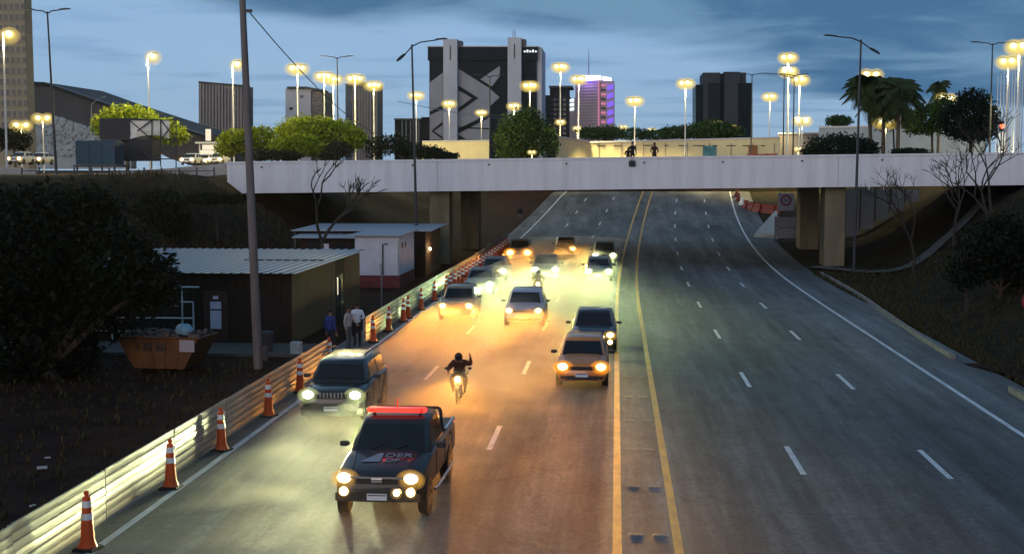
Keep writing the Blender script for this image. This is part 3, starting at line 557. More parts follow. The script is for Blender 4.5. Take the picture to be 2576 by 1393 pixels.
# hood emblem and lettering
hoodm = mat('hood_print', (.22, .26, .30), .5)
def hz_(y): return 1.087 + (y - .5) * .15
MB().poly([(-.46, .62, hz_(.62)), (-.06, .62, hz_(.62)), (-.06, 1.10, hz_(1.10)), (-.15, 1.10, hz_(1.10))], (0, 0, .006)).build('hood_emblem', hoodm, PK)
text_mesh('DER', .31, .003, hoodm, 'hood_lettering', PK, (.27, .98, hz_(.98) + .006), (R(8.5), 0, 0)); text_mesh('DF', .26, .003, hoodm, 'hood_lettering', PK, (.18, .70, hz_(.70) + .006), (R(8.5), 0, 0))
# other traffic
SUV = car('dark green grey boxy SUV with white headlights beside the barrier', at(850, 1055), (.018, .022, .020), 'cool', (.95, 1., .52), PW * 1.4, L=4.25, W=1.78, H=1.62, hood=1.00, cowl_y=1.10, roof0=1.55, roof1=3.85, tail_y=4.15, zbelt=1.08, znose=.86, wr=.36, kind='suv', lamp_r=.15)
for k in range(7): MB().box((-.30 + k * .10, -.038, .84), (.045, .02, .15)).build('grille_slot', M['chrome'], SUV)
for s_ in (-1, 1): MB().tube([(s_ * .62, 1.75, 1.70), (s_ * .62, 1.9, 1.745), (s_ * .62, 3.5, 1.745), (s_ * .62, 3.7, 1.70)], .022, 6).build('roof_rail', M['black'], SUV, True)
MB().loft([[(x * .89, -.04 + .10 * x * x, z) for x in (-.97, -.5, 0, .5, .97)] for z in (.26, .48)], closed=False, cap=False).build('bumper_cladding', M['black'], SUV)
car('small hatchback with glaring orange headlights nearest the yellow lines', at(1465, 968), (.55, .19, .045), 'amber', AMBER, PW * .2, L=3.8, W=1.66, H=1.50, hood=.98, cowl_y=.95, roof0=1.6, roof1=3.2, tail_y=3.74, zbelt=.97, znose=.74, lamp_r=.16)  # body paint takes on the orange glow of its own headlights
car('dark sedan directly behind the small orange lit hatchback', at(1493, 882), (.02, .02, .022), 'warm', WARM, PW * .35, L=4.4, W=1.75, H=1.52, zbelt=.98, znose=.74, tail_y=4.2, roof1=3.2, kind='sedan', fogs=2)
car('silver blue crossover in the middle lane, left of the dark sedan', at(1320, 818), (.34, .36, .42), 'warm', AMBER, PW * .45, L=4.2, W=1.78, H=1.56, zbelt=1.0, znose=.78, roof1=3.6, tail_y=4.1, hood=1.0)
car('tan compact car with orange headlights by the barrier, behind the SUV', at(1152, 803), (.24, .17, .10), 'warm', AMBER, PW * .62, L=3.8, W=1.68, H=1.52, zbelt=.98, znose=.74, tail_y=3.7)
car('grey car in the outer lane close behind the tan compact', at(1208, 742), (.12, .13, .13), 'cool', COOL, PW * .5, lamp_r=.18, H=1.46, only=1, detail=False)
car('grey sedan in the outer lane under the viaduct edge', at(1243, 706), (.11, .12, .13), 'cool', COOL, PW * .5, lamp_r=.18, H=1.45, detail=False, L=4.3, tail_y=4.15)
car('farthest car in the outer lane with big amber headlights under the viaduct', onroad(1305, 665, 101), (.16, .12, .07), 'amber', AMBER, PW * .5, W=1.75, H=1.6, lamp_r=.26, detail=False)
car('dark sedan in the middle lane with white headlights under the viaduct', at(1373, 702), (.035, .035, .04), 'cool', COOL, PW * .5, lamp_r=.18, L=4.4, W=1.76, tail_y=4.2, detail=False)
car('farthest car in the middle lane, one amber headlight lit', onroad(1421, 655, 105), (.06, .04, .025), 'amber', AMBER, PW * .5, lamp_r=.18, only=1, H=1.5, detail=False)
car('grey green car nearest the yellow lines under the viaduct, front of a pair', at(1506, 707), (.10, .13, .13), 'cool', COOL, PW * .5, lamp_r=.18, W=1.72, detail=False)
car('boxy car nearest the yellow lines under the viaduct, back of a pair', onroad(1520, 665, 99), (.08, .09, .07), 'cool', COOL, PW * .5, lamp_r=.18, W=1.75, H=1.62, detail=False)

def motorcycle(label, loc, lens, beam, power, rider, rlabel, pose, rz_=0.):
    B = thing('motorcycle', label, 'motorcycle', loc, rz_, 'motorcycles among the cars')
    for y, nm in ((.30, 'front_wheel'), (1.62, 'rear_wheel')):
        wv = ob(nm, None, B, (0, y, .30)); t = MB(); t.loft([[(.05 * math.cos(a) , (.25 + .05 * math.sin(a)) * math.cos(b_), (.25 + .05 * math.sin(a)) * math.sin(b_)) for a in np.linspace(0, 2 * math.pi, 8, endpoint=False)] for b_ in np.linspace(0, 2 * math.pi, 20)], cap=False); t.build('tyre', M['rubber'], wv, True)
        q = MB().lathe([(.05, -.05), (.05, .05)], 10, axis='X')
        for k in range(10):
            a = 2 * math.pi * k / 10; q.tube([(0, 0, 0), (0, .21 * math.cos(a), .21 * math.sin(a))], .008, 5)
        q.build('rim', M['galv'], wv)
    f = MB()
    for s in (-1, 1): f.tube([(s * .075, .30, .30), (s * .075, .50, .78), (s * .07, .56, .95)], .02, 8)
    f.build('fork', M['chrome'], B, True)
    MB().tube([(-.36, .66, 1.02), (-.22, .58, 1.0), (0, .55, .96), (.22, .58, 1.0), (.36, .66, 1.02)], .014, 8).build('handlebar', M['black'], B, True)
    MB().loft([[(x * k, y, .80 + z * k) for x, z in ((-.13, -.06), (.13, -.06), (.15, .06), (.07, .14), (-.07, .14), (-.15, .06))] for y, k in ((.62, .5), (.72, 1), (.95, 1.02), (1.08, .6))]).build('fuel_tank', mat('tank_red', (.16, .02, .015), .3, coat=.5), B, True)
    MB().loft([[(x * k, y, z_ + z * k) for x, z in ((-.13, -.05), (.13, -.05), (.12, .04), (-.12, .04))] for y, k, z_ in ((1.03, .7, .80), (1.2, 1, .79), (1.6, 1.05, .84), (1.8, .6, .88))]).build('seat', M['seat'], B, True)
    MB().box((0, .88, .45), (.26, .42, .34)).tube([(.14, .75, .30), (.16, 1.2, .28), (.17, 1.75, .38)], .035, 8).build('engine', M['steel'], B)
    MB().tube([(0, .55, .93), (0, .85, .66), (0, 1.3, .66), (0, 1.62, .30)], .025, 8).build('frame', M['black'], B)
    MB().loft([[(x, y, z) for x, z in ((-.05, 0), (.05, 0), (.03, .02), (-.03, .02))] for y, z in ((.02, .53), (.30, .62), (.58, .53))] if False else [[(-.06, .05, .55), (.06, .05, .55), (.06, .07, .57), (-.06, .07, .57)], [(-.06, .30, .63), (.06, .30, .63), (.06, .30, .65), (-.06, .30, .65)], [(-.06, .55, .52), (.06, .55, .52), (.06, .56, .54), (-.06, .56, .54)]]).build('front_mudguard', M['black'], B)
    h_ = MB().ball((0, .47, .84), (.12, .10, .12), 12, 8).build('headlight', M['black'], B, True); MB().ball((0, .40, .84), (.10, .05, .10), 12, 8).build('lens', M[lens], h_, True)
    spotlamp('headlight_beam', B, (0, .32, .84), beam, power, down=2)
    for s in (-1, 1):
        mm = MB(); mm.tube([(s * .30, .60, 1.03), (s * .40, .58, 1.16)], .008, 6); mm.ball((s * .41, .58, 1.20), (.065, .02, .045), 10, 6); mm.build('mirror', M['black'], B, True)
    MB().box((0, 1.86, .62), (.18, .02, .13)).build('licence_plate', M['plate'], B); B.scale = (.88,) * 3
    MB().ball((0, .40, .83), (.19, .06, .19), 12, 8).build('cover', M['cover_warm'], h_, True)  # glowing shell added as a halo round the motorcycle lamp
    human('person', rlabel, loc, rz_, rider, pose, helmet=M['black'], bulk=1.7, scale=.88)
SIT = dict(pelvis=(0, 1.18, .92), spine=(0, 1.12, 1.08), chest=(0, .98, 1.26), neck=(0, .90, 1.40), h0=(0, .87, 1.47), h1=(0, .85, 1.55), h2=(0, .86, 1.62), pR=(.1, 1.12, .90), kR=(.24, .75, .78), aR=(.20, .98, .40), tR=(.21, .82, .34), pL=(-.1, 1.12, .90), kL=(-.24, .75, .78), aL=(-.20, .98, .40), tL=(-.21, .82, .34),
           sR=(.20, .97, 1.33), eR=(.34, .82, 1.14), wR=(.35, .70, 1.06), sL=(-.20, .97, 1.33), eL=(-.36, .84, 1.14), wL=(-.35, .70, 1.06))
wave = dict(SIT, eR=(.43, .90, 1.30), wR=(.40, .84, 1.54), sR=(.20, .97, 1.36))
p = G(1152, 1016); motorcycle('motorcycle with one lit headlight between the SUV and hatchback', (p.x, p.y - .3, 0), 'warm', AMBER, PW * .35, outfit('brown', 'black'), 'helmeted motorcyclist in dark jacket with one arm raised', wave, R(2))
p = G(1353, 748); motorcycle('small motorcycle behind the silver blue crossover', (p.x, p.y - .3, 0), 'warm', WARM, PW * .2, outfit('tan', 'black'), 'motorcyclist in tan jacket riding behind the silver blue crossover', SIT)

# ------------------------------------------------------------------ left roadside: sheds, skip, poles
def box_wall(name, mt, parent, x0, x1, y0, y1, z0, z1): return MB().box(((x0 + x1) / 2, (y0 + y1) / 2, (z0 + z1) / 2), (x1 - x0, y1 - y0, z1 - z0)).build(name, mt, parent)
SH = thing('site_shed', 'low dark timber site shed with pale metal roof behind the utility pole', 'shed', (0, 0, 0))
X0, X1, Y0, Y1, HZ = -23.4, -13.0, 53.3, 67.8, 2.85
for nm, x0, x1, y0, y1 in (('wall', X0, X1, Y0, Y0 + .1), ('wall', X1 - .1, X1, Y0 + .1, Y1 - .1), ('wall', X0, X1, Y1 - .1, Y1), ('wall', X0, X0 + .1, Y0 + .1, Y1 - .1)): box_wall(nm, M['shed_wall'], SH, x0, x1, y0, y1, 0, HZ)
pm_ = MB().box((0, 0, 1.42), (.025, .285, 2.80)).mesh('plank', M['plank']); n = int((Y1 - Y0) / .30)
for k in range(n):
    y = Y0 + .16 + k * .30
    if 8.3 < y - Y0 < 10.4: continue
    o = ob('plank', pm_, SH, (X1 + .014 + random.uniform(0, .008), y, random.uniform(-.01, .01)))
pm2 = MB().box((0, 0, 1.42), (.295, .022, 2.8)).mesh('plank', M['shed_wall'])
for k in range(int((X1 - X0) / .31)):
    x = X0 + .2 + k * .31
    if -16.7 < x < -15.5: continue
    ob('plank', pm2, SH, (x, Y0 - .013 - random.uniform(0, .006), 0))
d_ = box_wall('door', M['door'], SH, -16.6, -15.6, Y0 - .07, Y0 - .01, .02, 2.15)
box_wall('pane', M['paper'], d_, -16.32, -15.87, Y0 - .085, Y0 - .072, 1.42, 1.72); box_wall('pane', M['paper'], d_, -16.32, -15.87, Y0 - .085, Y0 - .072, .62, 1.36); box_wall('notice', M['paper'], d_, -16.2, -15.98, Y0 - .085, Y0 - .072, 1.82, 1.95)
w_ = box_wall('window', M['win'], SH, X1, X1 + .03, Y0 + 8.6, Y0 + 9.2, .9, 2.1); box_wall('window', M['door'], SH, X1, X1 + .035, Y0 + 9.5, Y0 + 10.2, .05, 2.1)
box_wall('lit_pane', M['litwin'], w_, X1 + .032, X1 + .04, Y0 + 8.85, Y0 + 9.0, 1.2, 2.0)
RF = ob('roof', None, SH); rs = MB(); sw = .8
nn = int((X1 - X0 + 1.1) / sw)
shm = MB(); 
prof = [(0, 0), (.10, 0), (.14, .05), (.20, .05), (.24, 0), (.5, 0), (.54, .05), (.60, .05), (.64, 0), (sw - .012, 0)]
shm.loft([[(x, y, z + dz + (.018 if top else 0)) for top in (0, 1) for x, z in (prof if not top else prof[::-1])] for y, dz in ((Y0 - .45, 0), (Y1 + .3, .06))])
sheet_mesh = shm.mesh('roof_sheet', M['roof'])
for k in range(nn): ob('roof_sheet', sheet_mesh, RF, (X0 - .5 + k * sw, random.uniform(-.03, .03), HZ + .03 + random.uniform(0, .008)))
MB().box((X1 - 1.9, Y0 + 6.5, HZ + .12), (3.6, .10, .06)).build('roof_conduit', M['black'], RF)
# white pipe rails in front of the shed
RL = thing('pipe_railing', 'white pipe railing with stepped top before the dark shed', 'railing', (0, Y0 - .6, 0)); zt = [.12]
def rail(pts): MB().tube(pts, .03, 8).build('rail', M['white_pipe'], RL)
for x, h in ((-16.85, 1.75), (-17.3, 2.35), (-20.2, 1.0)): MB().tube([(x, 0, .10), (x, 0, h)], .03, 8).build('post', M['white_pipe'], RL)
for x0, x1, z in ((-17.3, -16.6, 2.35), (-17.35, -16.85, 1.75), (-21.5, -16.85, 1.10), (-21.2, -16.85, .55), (-17.2, -16.85, .16)): rail([(x0, 0, z), (x1, 0, z)])
# white cabin with red base
CB = thing('site_cabin', 'white walled site cabin with dark red base and open lit side', 'cabin', (0, 0, 0))
p0 = G(912, 720); p1 = G(965, 722); cxr, cyf = -12.85, 79.6; cxl = cxr - 2.7
box_wall('red_base', M['red_base'], CB, cxl, cxr, cyf, cyf + 6, 0, .75); box_wall('wall', M['white_wall'], CB, cxl + .02, cxr - .02, cyf + .02, cyf + 5.98, .75, 3.1)
MB().poly([(cxl - .3, cyf - .3, 3.1), (cxr + .2, cyf - .3, 3.1), (cxr + .2, cyf - .3, 3.18), (cxl - .3, cyf - .3, 3.18)], (0, 6.6, .05)).build('roof', M['roof'], CB)
dp = MB().tube([(cxr - 1.0, cyf - .05, .8), (cxr - 1.0, cyf - .05, 2.6), (cxr - .7, cyf - .05, 2.65)], .04, 8).build('downpipe', M['steel'], CB); MB().tube([(cxr - .12, cyf - .06, .8), (cxr - .12, cyf - .06, 2.8)], .05, 8).build('downpipe', M['white_pipe'], CB)
for y in (1.0, 2.2): box_wall('vent', M['win'], CB, cxr - .02, cxr + .01, cyf + y, cyf + y + .35, 2.3, 2.65)
# canteen with windows behind
CN = thing('canteen_hut', 'low canteen hut with lit window strip and pale roof behind the sheds', 'hut', (0, 0, 0))
hx0, hx1, hy = -20.5, -14.6, 86.5
box_wall('wall', M['shed_wall'], CN, hx0, hx1, hy, hy + 5, 0, 2.6); MB().poly([(hx0 - .4, hy - .5, 2.62), (hx1 + .3, hy - .5, 2.62), (hx1 + .3, hy - .5, 2.70), (hx0 - .4, hy - .5, 2.70)], (0, 6, .35)).build('roof', M['roof'], CN)
for k in range(6):
    x = hx0 + .5 + k * .92; wq = box_wall('window', M['win'], CN, x, x + .7, hy - .03, hy, 1.5, 2.35)
    if k in (1, 4, 5): box_wall('pane', M['litcool'] if k > 3 else M['paper'], wq, x + .05, x + (.3 if k > 3 else .5), hy - .045, hy - .032, 1.6, 2.25)
# far timber shed and its roof
FS = thing('timber_shed', 'narrow timber shed with thin pale roof beside the viaduct pier', 'shed', (0, 0, 0))
fx0, fx1, fy0, fy1 = -14.9, -12.55, 88.4, 96.0
box_wall('wall', M['shed_wall'], FS, fx0, fx1, fy0, fy1, 0, 2.95)
pq = MB().box((0, 0, 1.45), (.025, .285, 2.9)).mesh('plank', M['plank'])
for k in range(25): ob('plank', pq, FS, (fx1 + .014, fy0 + .16 + k * .30, 0))
MB().poly([(fx0 - 6.5, fy0 - .5, 3.0), (fx1 + .5, fy0 - .5, 3.0), (fx1 + .5, fy0 - .5, 3.06), (fx0 - 6.5, fy0 - .5, 3.06)], (0, 8.6, .12)).build('roof', M['roof'], FS)
for x in (fx0 - 6.3, fx0 - 3.2): MB().box((x, fy0 - .3, 1.5), (.12, .12, 3.0)).build('post', M['steel'], FS)
wl = MB().ball((fx1 + .12, fy0 + 1.5, 1.75), (.07, .07, .10), 8, 6).build('wall_lamp', M['fog'], FS); l = bpy.data.lights.new('wall_lamp_glow', 'POINT'); l.energy = 30; l.color = (1, .7, .35); l.shadow_soft_size = .05; ob('wall_lamp_glow', l, FS, (fx1 + .3, fy0 + 1.5, 1.75))
# skip
SK = thing('waste_skip', 'orange yellow waste skip heaped with rubble before the dark shed', 'skip', G(402, 934) + Vector((0, .9, 0)), R(-6))
secs = [[(-xt * k, -.85 * ky, z), (xt * k, -.85 * ky, z), (xt * k, .85 * ky, z), (-xt * k, .85 * ky, z)] for xt, k, ky, z in ((1.5, .62, .9, .08), (1.5, .80, .96, .55), (1.5, 1., 1., 1.15))]
MB().loft(secs, cap=False).add(secs[0], [(0, 1, 2, 3)]).build('shell', M['skip'], SK)
rm_ = MB()
for a, c in (((-1.5, -.85, 1.17), (1.5, -.85, 1.17)), ((1.5, -.85, 1.17), (1.5, .85, 1.17)), ((1.5, .85, 1.17), (-1.5, .85, 1.17)), ((-1.5, .85, 1.17), (-1.5, -.85, 1.17))): rm_.tube([a, c], .045, 8)
rm_.build('rim', M['skip'], SK)
for x in (-.9, -.3, .3, .9): MB().loft([[(x * k - .04, -.86 * ky - .03, z), (x * k + .04, -.86 * ky - .03, z), (x * k + .04, -.86 * ky + .02, z), (x * k - .04, -.86 * ky + .02, z)] for k, ky, z in ((.65, .9, .1), (1., 1., 1.13))]).build('rib', M['skip'], SK)
text_mesh('138 68', .42, .004, M['black'], 'painted_number', SK, (-.25, -.885, .84), (R(83), 0, 0))
MB().box((1.12, -.90, .92), (.55, .02, .42)).build('notice_plate', M['sign_white'], SK)
rbm = MB(); random.seed(11)
for k in range(70): rbm.box((random.uniform(-1.35, 1.35), random.uniform(-.7, .7), 1.08 + random.uniform(0, .22)), (random.uniform(.1, .45), random.uniform(.1, .4), random.uniform(.05, .2)), random.uniform(0, 3), random.uniform(-.6, .6))
tag(rbm.build('rubble', M['rubble'], SK), kind='stuff')
o = MB().ball((0, 0, 0), (.34, .25, .22), 10, 7); o.v = [(x + .05 * mnoise.noise((x * 5, y * 5, z * 5)), y, z + .06 * mnoise.noise((x * 6, y * 6, 2))) for x, y, z in o.v]
sl2 = SK.location; tag(o.build('rubbish_bag', M['bag'], None, True, (sl2.x + .75, sl2.y - .45, 1.42)), 'pale blue rubbish bag lying on top of the skip', 'bag')
# bin and cabinet
p = G(672, 890); BN = thing('litter_bin', 'dark litter bin at the foot of the utility pole', 'bin', p)
MB().lathe([(.22, .0), (.27, .75), (.28, .78), (.25, .80)], 14).build('bucket', M['bin_dark'], BN, True); MB().lathe([(.29, .79), (.27, .86), (.1, .90), (.01, .905)], 14).build('lid', M['bin_dark'], BN, True)
p = G(746, 896); CT = thing('service_cabinet', 'pale grey green plastic service cabinet behind the barrier', 'cabinet', p)
MB().loft([[(-.2 * k, -.16 * k, h), (.2 * k, -.16 * k, h), (.2 * k, .16 * k, h), (-.2 * k, .16 * k, h)] for k, h in ((1, 0), (1, .52), (.9, .56))]).build('box', M['grey_bin'], CT); MB().box((0, -.168, .28), (.32, .012, .4)).build('door', M['grey_bin'], CT); MB().box((.12, -.18, .3), (.02, .015, .08)).build('handle', M['steel'], CT)
# utility pole, cable
pb = G(650, 925); pt = A(608, -40, 47.0)
UP = thing('utility_pole', 'tall leaning concrete utility pole rising past the top of the picture', 'pole', pb)
MB().tube([(0, 0, -.1), ((pt - pb) * .5), (pt - pb)], [.17, .145, .11], 12).build('shaft', M['polegrey'], UP, True)
q = A(626, 28, 47.0) - pb; MB().box(q, (.22, .12, .10)).build('cable_clamp', M['steel'], UP)
MB().box((.25, -.1, .55), (.22, .16, .5)).build('meter_box', M['bin_dark'], UP)
a = A(628, 32, 47.0); c = A(1045, 330, 150); pts = [a.lerp(c, t) - Vector((0, 0, 9 * t * (1 - t))) for t in np.linspace(0, 1, 18)]
tag(MB().tube(pts, .022, 5).build('overhead_cable', M['cable']), 'thin dark cable sagging from the utility pole towards the far lamps', 'cable')
for k, (u0, v0, u1, v1) in enumerate(((1000, 345 - 90, 1330, 288), (1075, 270, 1340, 292))):
    a, c = A(u0, v0, 150), A(u1, v1, 240); pts = [a.lerp(c, t) - Vector((0, 0, 3 * t * (1 - t))) for t in np.linspace(0, 1, 10)]
    tag(MB().tube(pts, .03, 5).build('overhead_cable', M['galv']), ('upper' if k == 0 else 'lower') + ' of two pale thin cables before the slab tower', 'cable')
p = G(935, 790); SP = thing('sign_post', 'thin pale post standing behind the barrier near the white cabin', 'post', Vector((-12.0, 68.5, 0)))
MB().tube([(0, 0, -.1), (0, 0, 2.25)], .035, 8).build('shaft', M['galv'], SP); MB().box((0, -.04, 2.05), (.12, .02, .3)).build('small_plate', M['galv'], SP)
random.seed(5)
dbm = MB().box((0, 0, .04), (.22, .16, .08)).mesh('debris', M['debris'])
for k in range(16):
    u, v = random.choice([(250, 1215), (95, 1250), (250, 1290), (590, 1200), (700, 1235), (250, 1620 * .86), (140, 1160), (620, 1130), (330, 1300), (60, 1400)]); p = G(u + random.uniform(-50, 50), min(1380, v + random.uniform(-30, 30)))
    if p.x > -11: continue
    o = ob('litter', dbm, None, (p.x, p.y, .0), random.uniform(0, 3)); s = random.uniform(.5, 1.4); o.scale = (s, s * random.uniform(.5, 1), s * .6); tag(o, 'small pale scrap lying on the dark bare soil by the barrier', 'litter', 'scraps on the bare soil')

# ------------------------------------------------------------------ street lamps
def post(name, label, base, top, arms, r0=.11, mt='steel', group=None, head='steel'):
    P = thing(name, label, 'street lamp', base, 0, group); t = Vector(top) - Vector(base)
    MB().tube([(0, 0, -.2), t * .5, t], [r0, r0 * .8, r0 * .55], 10).build('pole', M[mt], P, True); MB().lathe([(r0 * 2.0, -.05), (r0 * 2.0, .06), (r0 * 1.2, .12)], 10).build('base_flange', M[mt], P)
    for dx, dy, dz in arms:
        e = t + Vector((dx, dy, dz)); MB().tube([t - Vector((0, 0, .15)), t + Vector((dx * .35, dy * .35, dz * .5)), e], [.05, .045, .04], 8).build('arm', M[mt], P, True)
        d = Vector((dx, dy, dz * .6)).normalized(); sd = d.cross(Vector((0, 0, 1))).normalized() * .16
        MB().loft([[e + d * s - sd * k, e + d * s + sd * k, e + d * s + sd * k * .8 + Vector((0, 0, .09 * k)), e + d * s - sd * k * .8 + Vector((0, 0, .09 * k))] for s, k in ((-.1, .5), (.05, 1), (.6, 1), (.8, .5))]).build('luminaire', M[head], P)
    return P
post('street_lamp', 'unlit twin arm lamp post at far left above the fence', A(142, 440, 100), A(119, 30, 100), [(-1.0, 0, .12), (1.0, 0, .12)])
post('street_lamp', 'unlit twin arm lamp post in front of the viaduct left of the bank tower', Vector((-13.9, 94, 0)), A(1036, 112, 94), [(1.75, -.3, .25), (-.6, .4, -.7)])
post('street_lamp', 'unlit twin arm lamp post in front of the viaduct beside the palms', Vector((16.2, 93.5, terrain(16.2, 93.5))), A(2166, 100, 93.5), [(-1.75, -.2, .20), (.7, .3, -.6)])
for u, vt, d, lb, ar in ((848, 145, 144, 'unlit twin arm lamp post above the yellow green umbrella trees', 1.0), (2497, 110, 130, 'unlit twin arm lamp post beside the dark tree at far right', 1.2), (1973, 188, 170, 'unlit lamp post with long left arm before the lamp cluster', 1.8), (1998, 190, 165, 'unlit dark lamp post right beside the long armed one', .9), (1892, 188, 175, 'unlit dark lamp post against the right edge of the black tower', .8), (1232, 268 - 76, 150, 'unlit dark lamp post rising before the bank tower chevrons', 1.0)):
    p = A(u, vt, d); post('street_lamp', lb, (p.x, d, TOP), p, [(-ar, 0, .1), (ar if ar < 1.5 else .5, 0, .08 if ar < 1.5 else -.3)], .10)
# lit clusters: four luminaires on a tall pale mast
def lamp_ball(r, zc, name, m_): return MB().ball((.52, 0, zc), (r * 1.12, r, r * .92), 12, 8).mesh(name, m_, True)
petal_lens = lamp_ball(.25, -.22, 'lens', M['lampw']); petal_inner_halo = lamp_ball(.40, -.26, 'inner_halo', M['lamp_halo_in']); petal_outer_halos = [lamp_ball(r_, -.20 - r_ * .2, 'outer_halo', M['lamp_outer_halo']) for r_ in (.50, .60, .72, .86)]  # only the lens is a lamp part; the larger balls are added bloom
petal2 = MB(); petal2.loft([[(x, y, z) for y, z in ((-.36 * k, .005), (.36 * k, .005), (.2 * k, .14 * k), (-.2 * k, .14 * k))] for x, k in ((.0, .2), (.12, .4), (.28, .9), (.6, 1.08), (.85, .9), (1.06, .4))]); petal_case = petal2.mesh('luminaire', M['galv'], True)
def lit(u, v, label, n=4, h=12., power=900., d=None, white=False):
    if d is None: d = FPX * (h - .3) / (428 - v)
    if -14 < A(u, v, d).x - cx(d) < 20: d = max(d, 174.5)
    p = A(u, v, d)
    zb_ = min(TOP, terrain(p.x, d)); P = thing('lit_street_lamp', label, 'street lamp', (p.x, d, zb_), 0, 'lit street lamps'); h_ = p.z - zb_
    MB().tube([(0, 0, -.2), (0, 0, h_ * .6), (0, 0, h_)], [.11, .08, .055], 8).build('pole', M['white_pipe'], P, True); sc_ = 1. if h_ > 5 else .45
    for k in range(n):
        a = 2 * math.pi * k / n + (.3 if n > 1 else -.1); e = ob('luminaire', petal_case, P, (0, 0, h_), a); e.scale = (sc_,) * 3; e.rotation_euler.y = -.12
        ob('lens', petal_lens, e); ob('inner_halo', petal_inner_halo, e); [ob('outer_halo', pb__, e) for pb__ in petal_outer_halos]
    l = bpy.data.lights.new('lamp_glow', 'POINT' if u < 1000 else 'SPOT'); l.energy = power * LAMP * random.uniform(.8, 1.2)
    if u >= 1000: l.spot_size = R(112); l.spot_blend = .5      # shielded heads light only the ground below
    l.energy *= 1; l.color = (1., .82, .36); l.shadow_soft_size = .25; ob('lamp_glow', l, P, (0, 0, h_ - .95 * sc_))
    return P
LAMPS = [(8, 82, 'lit street lamp in front of the beige tower at the left edge', 1), (372, 138, 'lit street lamp above the yellow green tree left of the utility pole', 1), (585, 158, 'lit street lamp before the brown grey slab just left of the utility pole', 1), (748, 168, 'lit cluster lamp above the white and dark tower right of the utility pole', 4),
    (815, 188, 'left of two close lit cluster lamps beside an unlit post', 4), (838, 196, 'right of two close lit cluster lamps beside an unlit post', 4), (893, 194, 'lit cluster lamp before the left edge of the striped tower', 4), (940, 211, 'lit cluster lamp before the right side of the striped tower', 4),
    (1047, 237, 'lit cluster lamp directly behind the unlit post left of the bank tower', 4), (1130, 258, 'lit cluster lamp before the left white shaft of the bank tower', 4), (1211, 281, 'lit lamp before the chevrons of the bank tower', 4), (1293, 264, 'lit cluster lamp just above the round green tree', 4), (1333, 212, 'lit lamp on a tall pole before the right part of the bank tower', 4),
    (1410, 165, 'lit cluster lamp high in the sky right of the bank tower', 4), (1456, 196, 'lit cluster lamp at the top left of the purple lit tower', 4), (1597, 250, 'lit cluster lamp alone in the sky right of the purple lit tower', 4), (1410, 305, 'lower lit lamp below the highest one right of the bank tower', 4), (1452, 321, 'lower lit lamp at the foot of the purple lit tower', 4),
    (1725, 206, 'lit cluster lamp left of the black tower', 4), (1937, 240, 'lit lamp right of the black tower, left of the lamp cluster', 4), (1983, 141, 'topmost lit cluster lamp of the group left of the palms', 4), (1984, 176, 'second lit cluster lamp of the group left of the palms', 4), (2012, 197, 'lowest right lit lamp of the group left of the palms', 4),
    (2537, 150, 'lit cluster lamp before the flagpoles, lower of two', 4), (2564, 112, 'lit cluster lamp before the flagpoles, upper of two at the right edge', 4)]
for u, v, lb, n in LAMPS: lit(u, v, lb, n, power=8000 if u < 1000 else 20000, d={1410: 188, 1456: 192, 1597: 187, 1725: 186, 1333: 184}.get(u) if v < 260 else None)
for u, v, lb, d, pw in ((107, 293, 'small lit lamp before the pale block wall of the sloping building', 170, 900), (53, 311, 'small lit lamp before the foot of the beige tower', 165, 900), (1338, 381, 'small low lit lamp in front of the round green tree', 160, 400), (1567, 318, 'small lit lamp over the far hedge right of the purple lit tower', 330, 1500), (1640, 325, 'small lit lamp low in the sky between the purple and black towers', 360, 1500), (1800, 310, 'small lit lamp over the tree before the black tower', 240, 1500), (1840, 320, 'small lit lamp right of another over the tree before the black tower', 245, 1500),
                        (2192, 183, 'lit lamp shining through the left palm crown', 150, 1500), (2267, 231, 'lit lamp shining through the right palm crown', 155, 1500), (2228, 299, 'low lit lamp between the palm trunks', 140, 1200), (2381, 243, 'lit lamp above the small tree between palms and dark tree', 170, 1500), (2018, 300, 'small white lit lamp low beside the unlit dark posts', 170, 900), (2008, 373, 'small lit lamp low behind the viaduct left of the hedge', 140, 300)):
    lit(u, v, lb, 2, d=d, power=pw)

# ------------------------------------------------------------------ trees
def leaves(lobes, n, size, seed, shell=.55):
    rng = np.random.default_rng(seed); L_ = np.array([(*c, *r) for c, r in lobes], float); vol = L_[:, 3] * L_[:, 4] * L_[:, 5]; pick = rng.choice(len(L_), n, p=vol ** .8 / (vol ** .8).sum())
    d = rng.normal(size=(n, 3)); d /= np.linalg.norm(d, axis=1)[:, None]; rad = shell + (1 - shell) * rng.random(n) ** .7; rad *= 1 + .16 * rng.normal(size=n).clip(-1, 1.4)
    c = L_[pick, :3] + d * L_[pick, 3:] * rad[:, None]
    a = rng.normal(size=(n, 3)); a /= np.linalg.norm(a, axis=1)[:, None]; b = np.cross(a, rng.normal(size=(n, 3))); b /= np.linalg.norm(b, axis=1)[:, None]
    s = size * (.6 + .8 * rng.random(n))[:, None]
    V_ = np.stack([c - a * s, c + b * s * .45, c + a * s, c - b * s * .45], 1).reshape(-1, 3)
    return V_
def leaf_obj(name, V_, mt, parent):
    n = len(V_) // 4; me = bpy.data.meshes.new(name); me.vertices.add(4 * n); me.vertices.foreach_set('co', V_.astype('f').ravel()); me.loops.add(4 * n); me.loops.foreach_set('vertex_index', np.arange(4 * n, dtype='i')); me.polygons.add(n); me.polygons.foreach_set('loop_start', np.arange(0, 4 * n, 4, dtype='i')); me.update(calc_edges=True); me.materials.append(mt)
    return ob(name, me, parent)
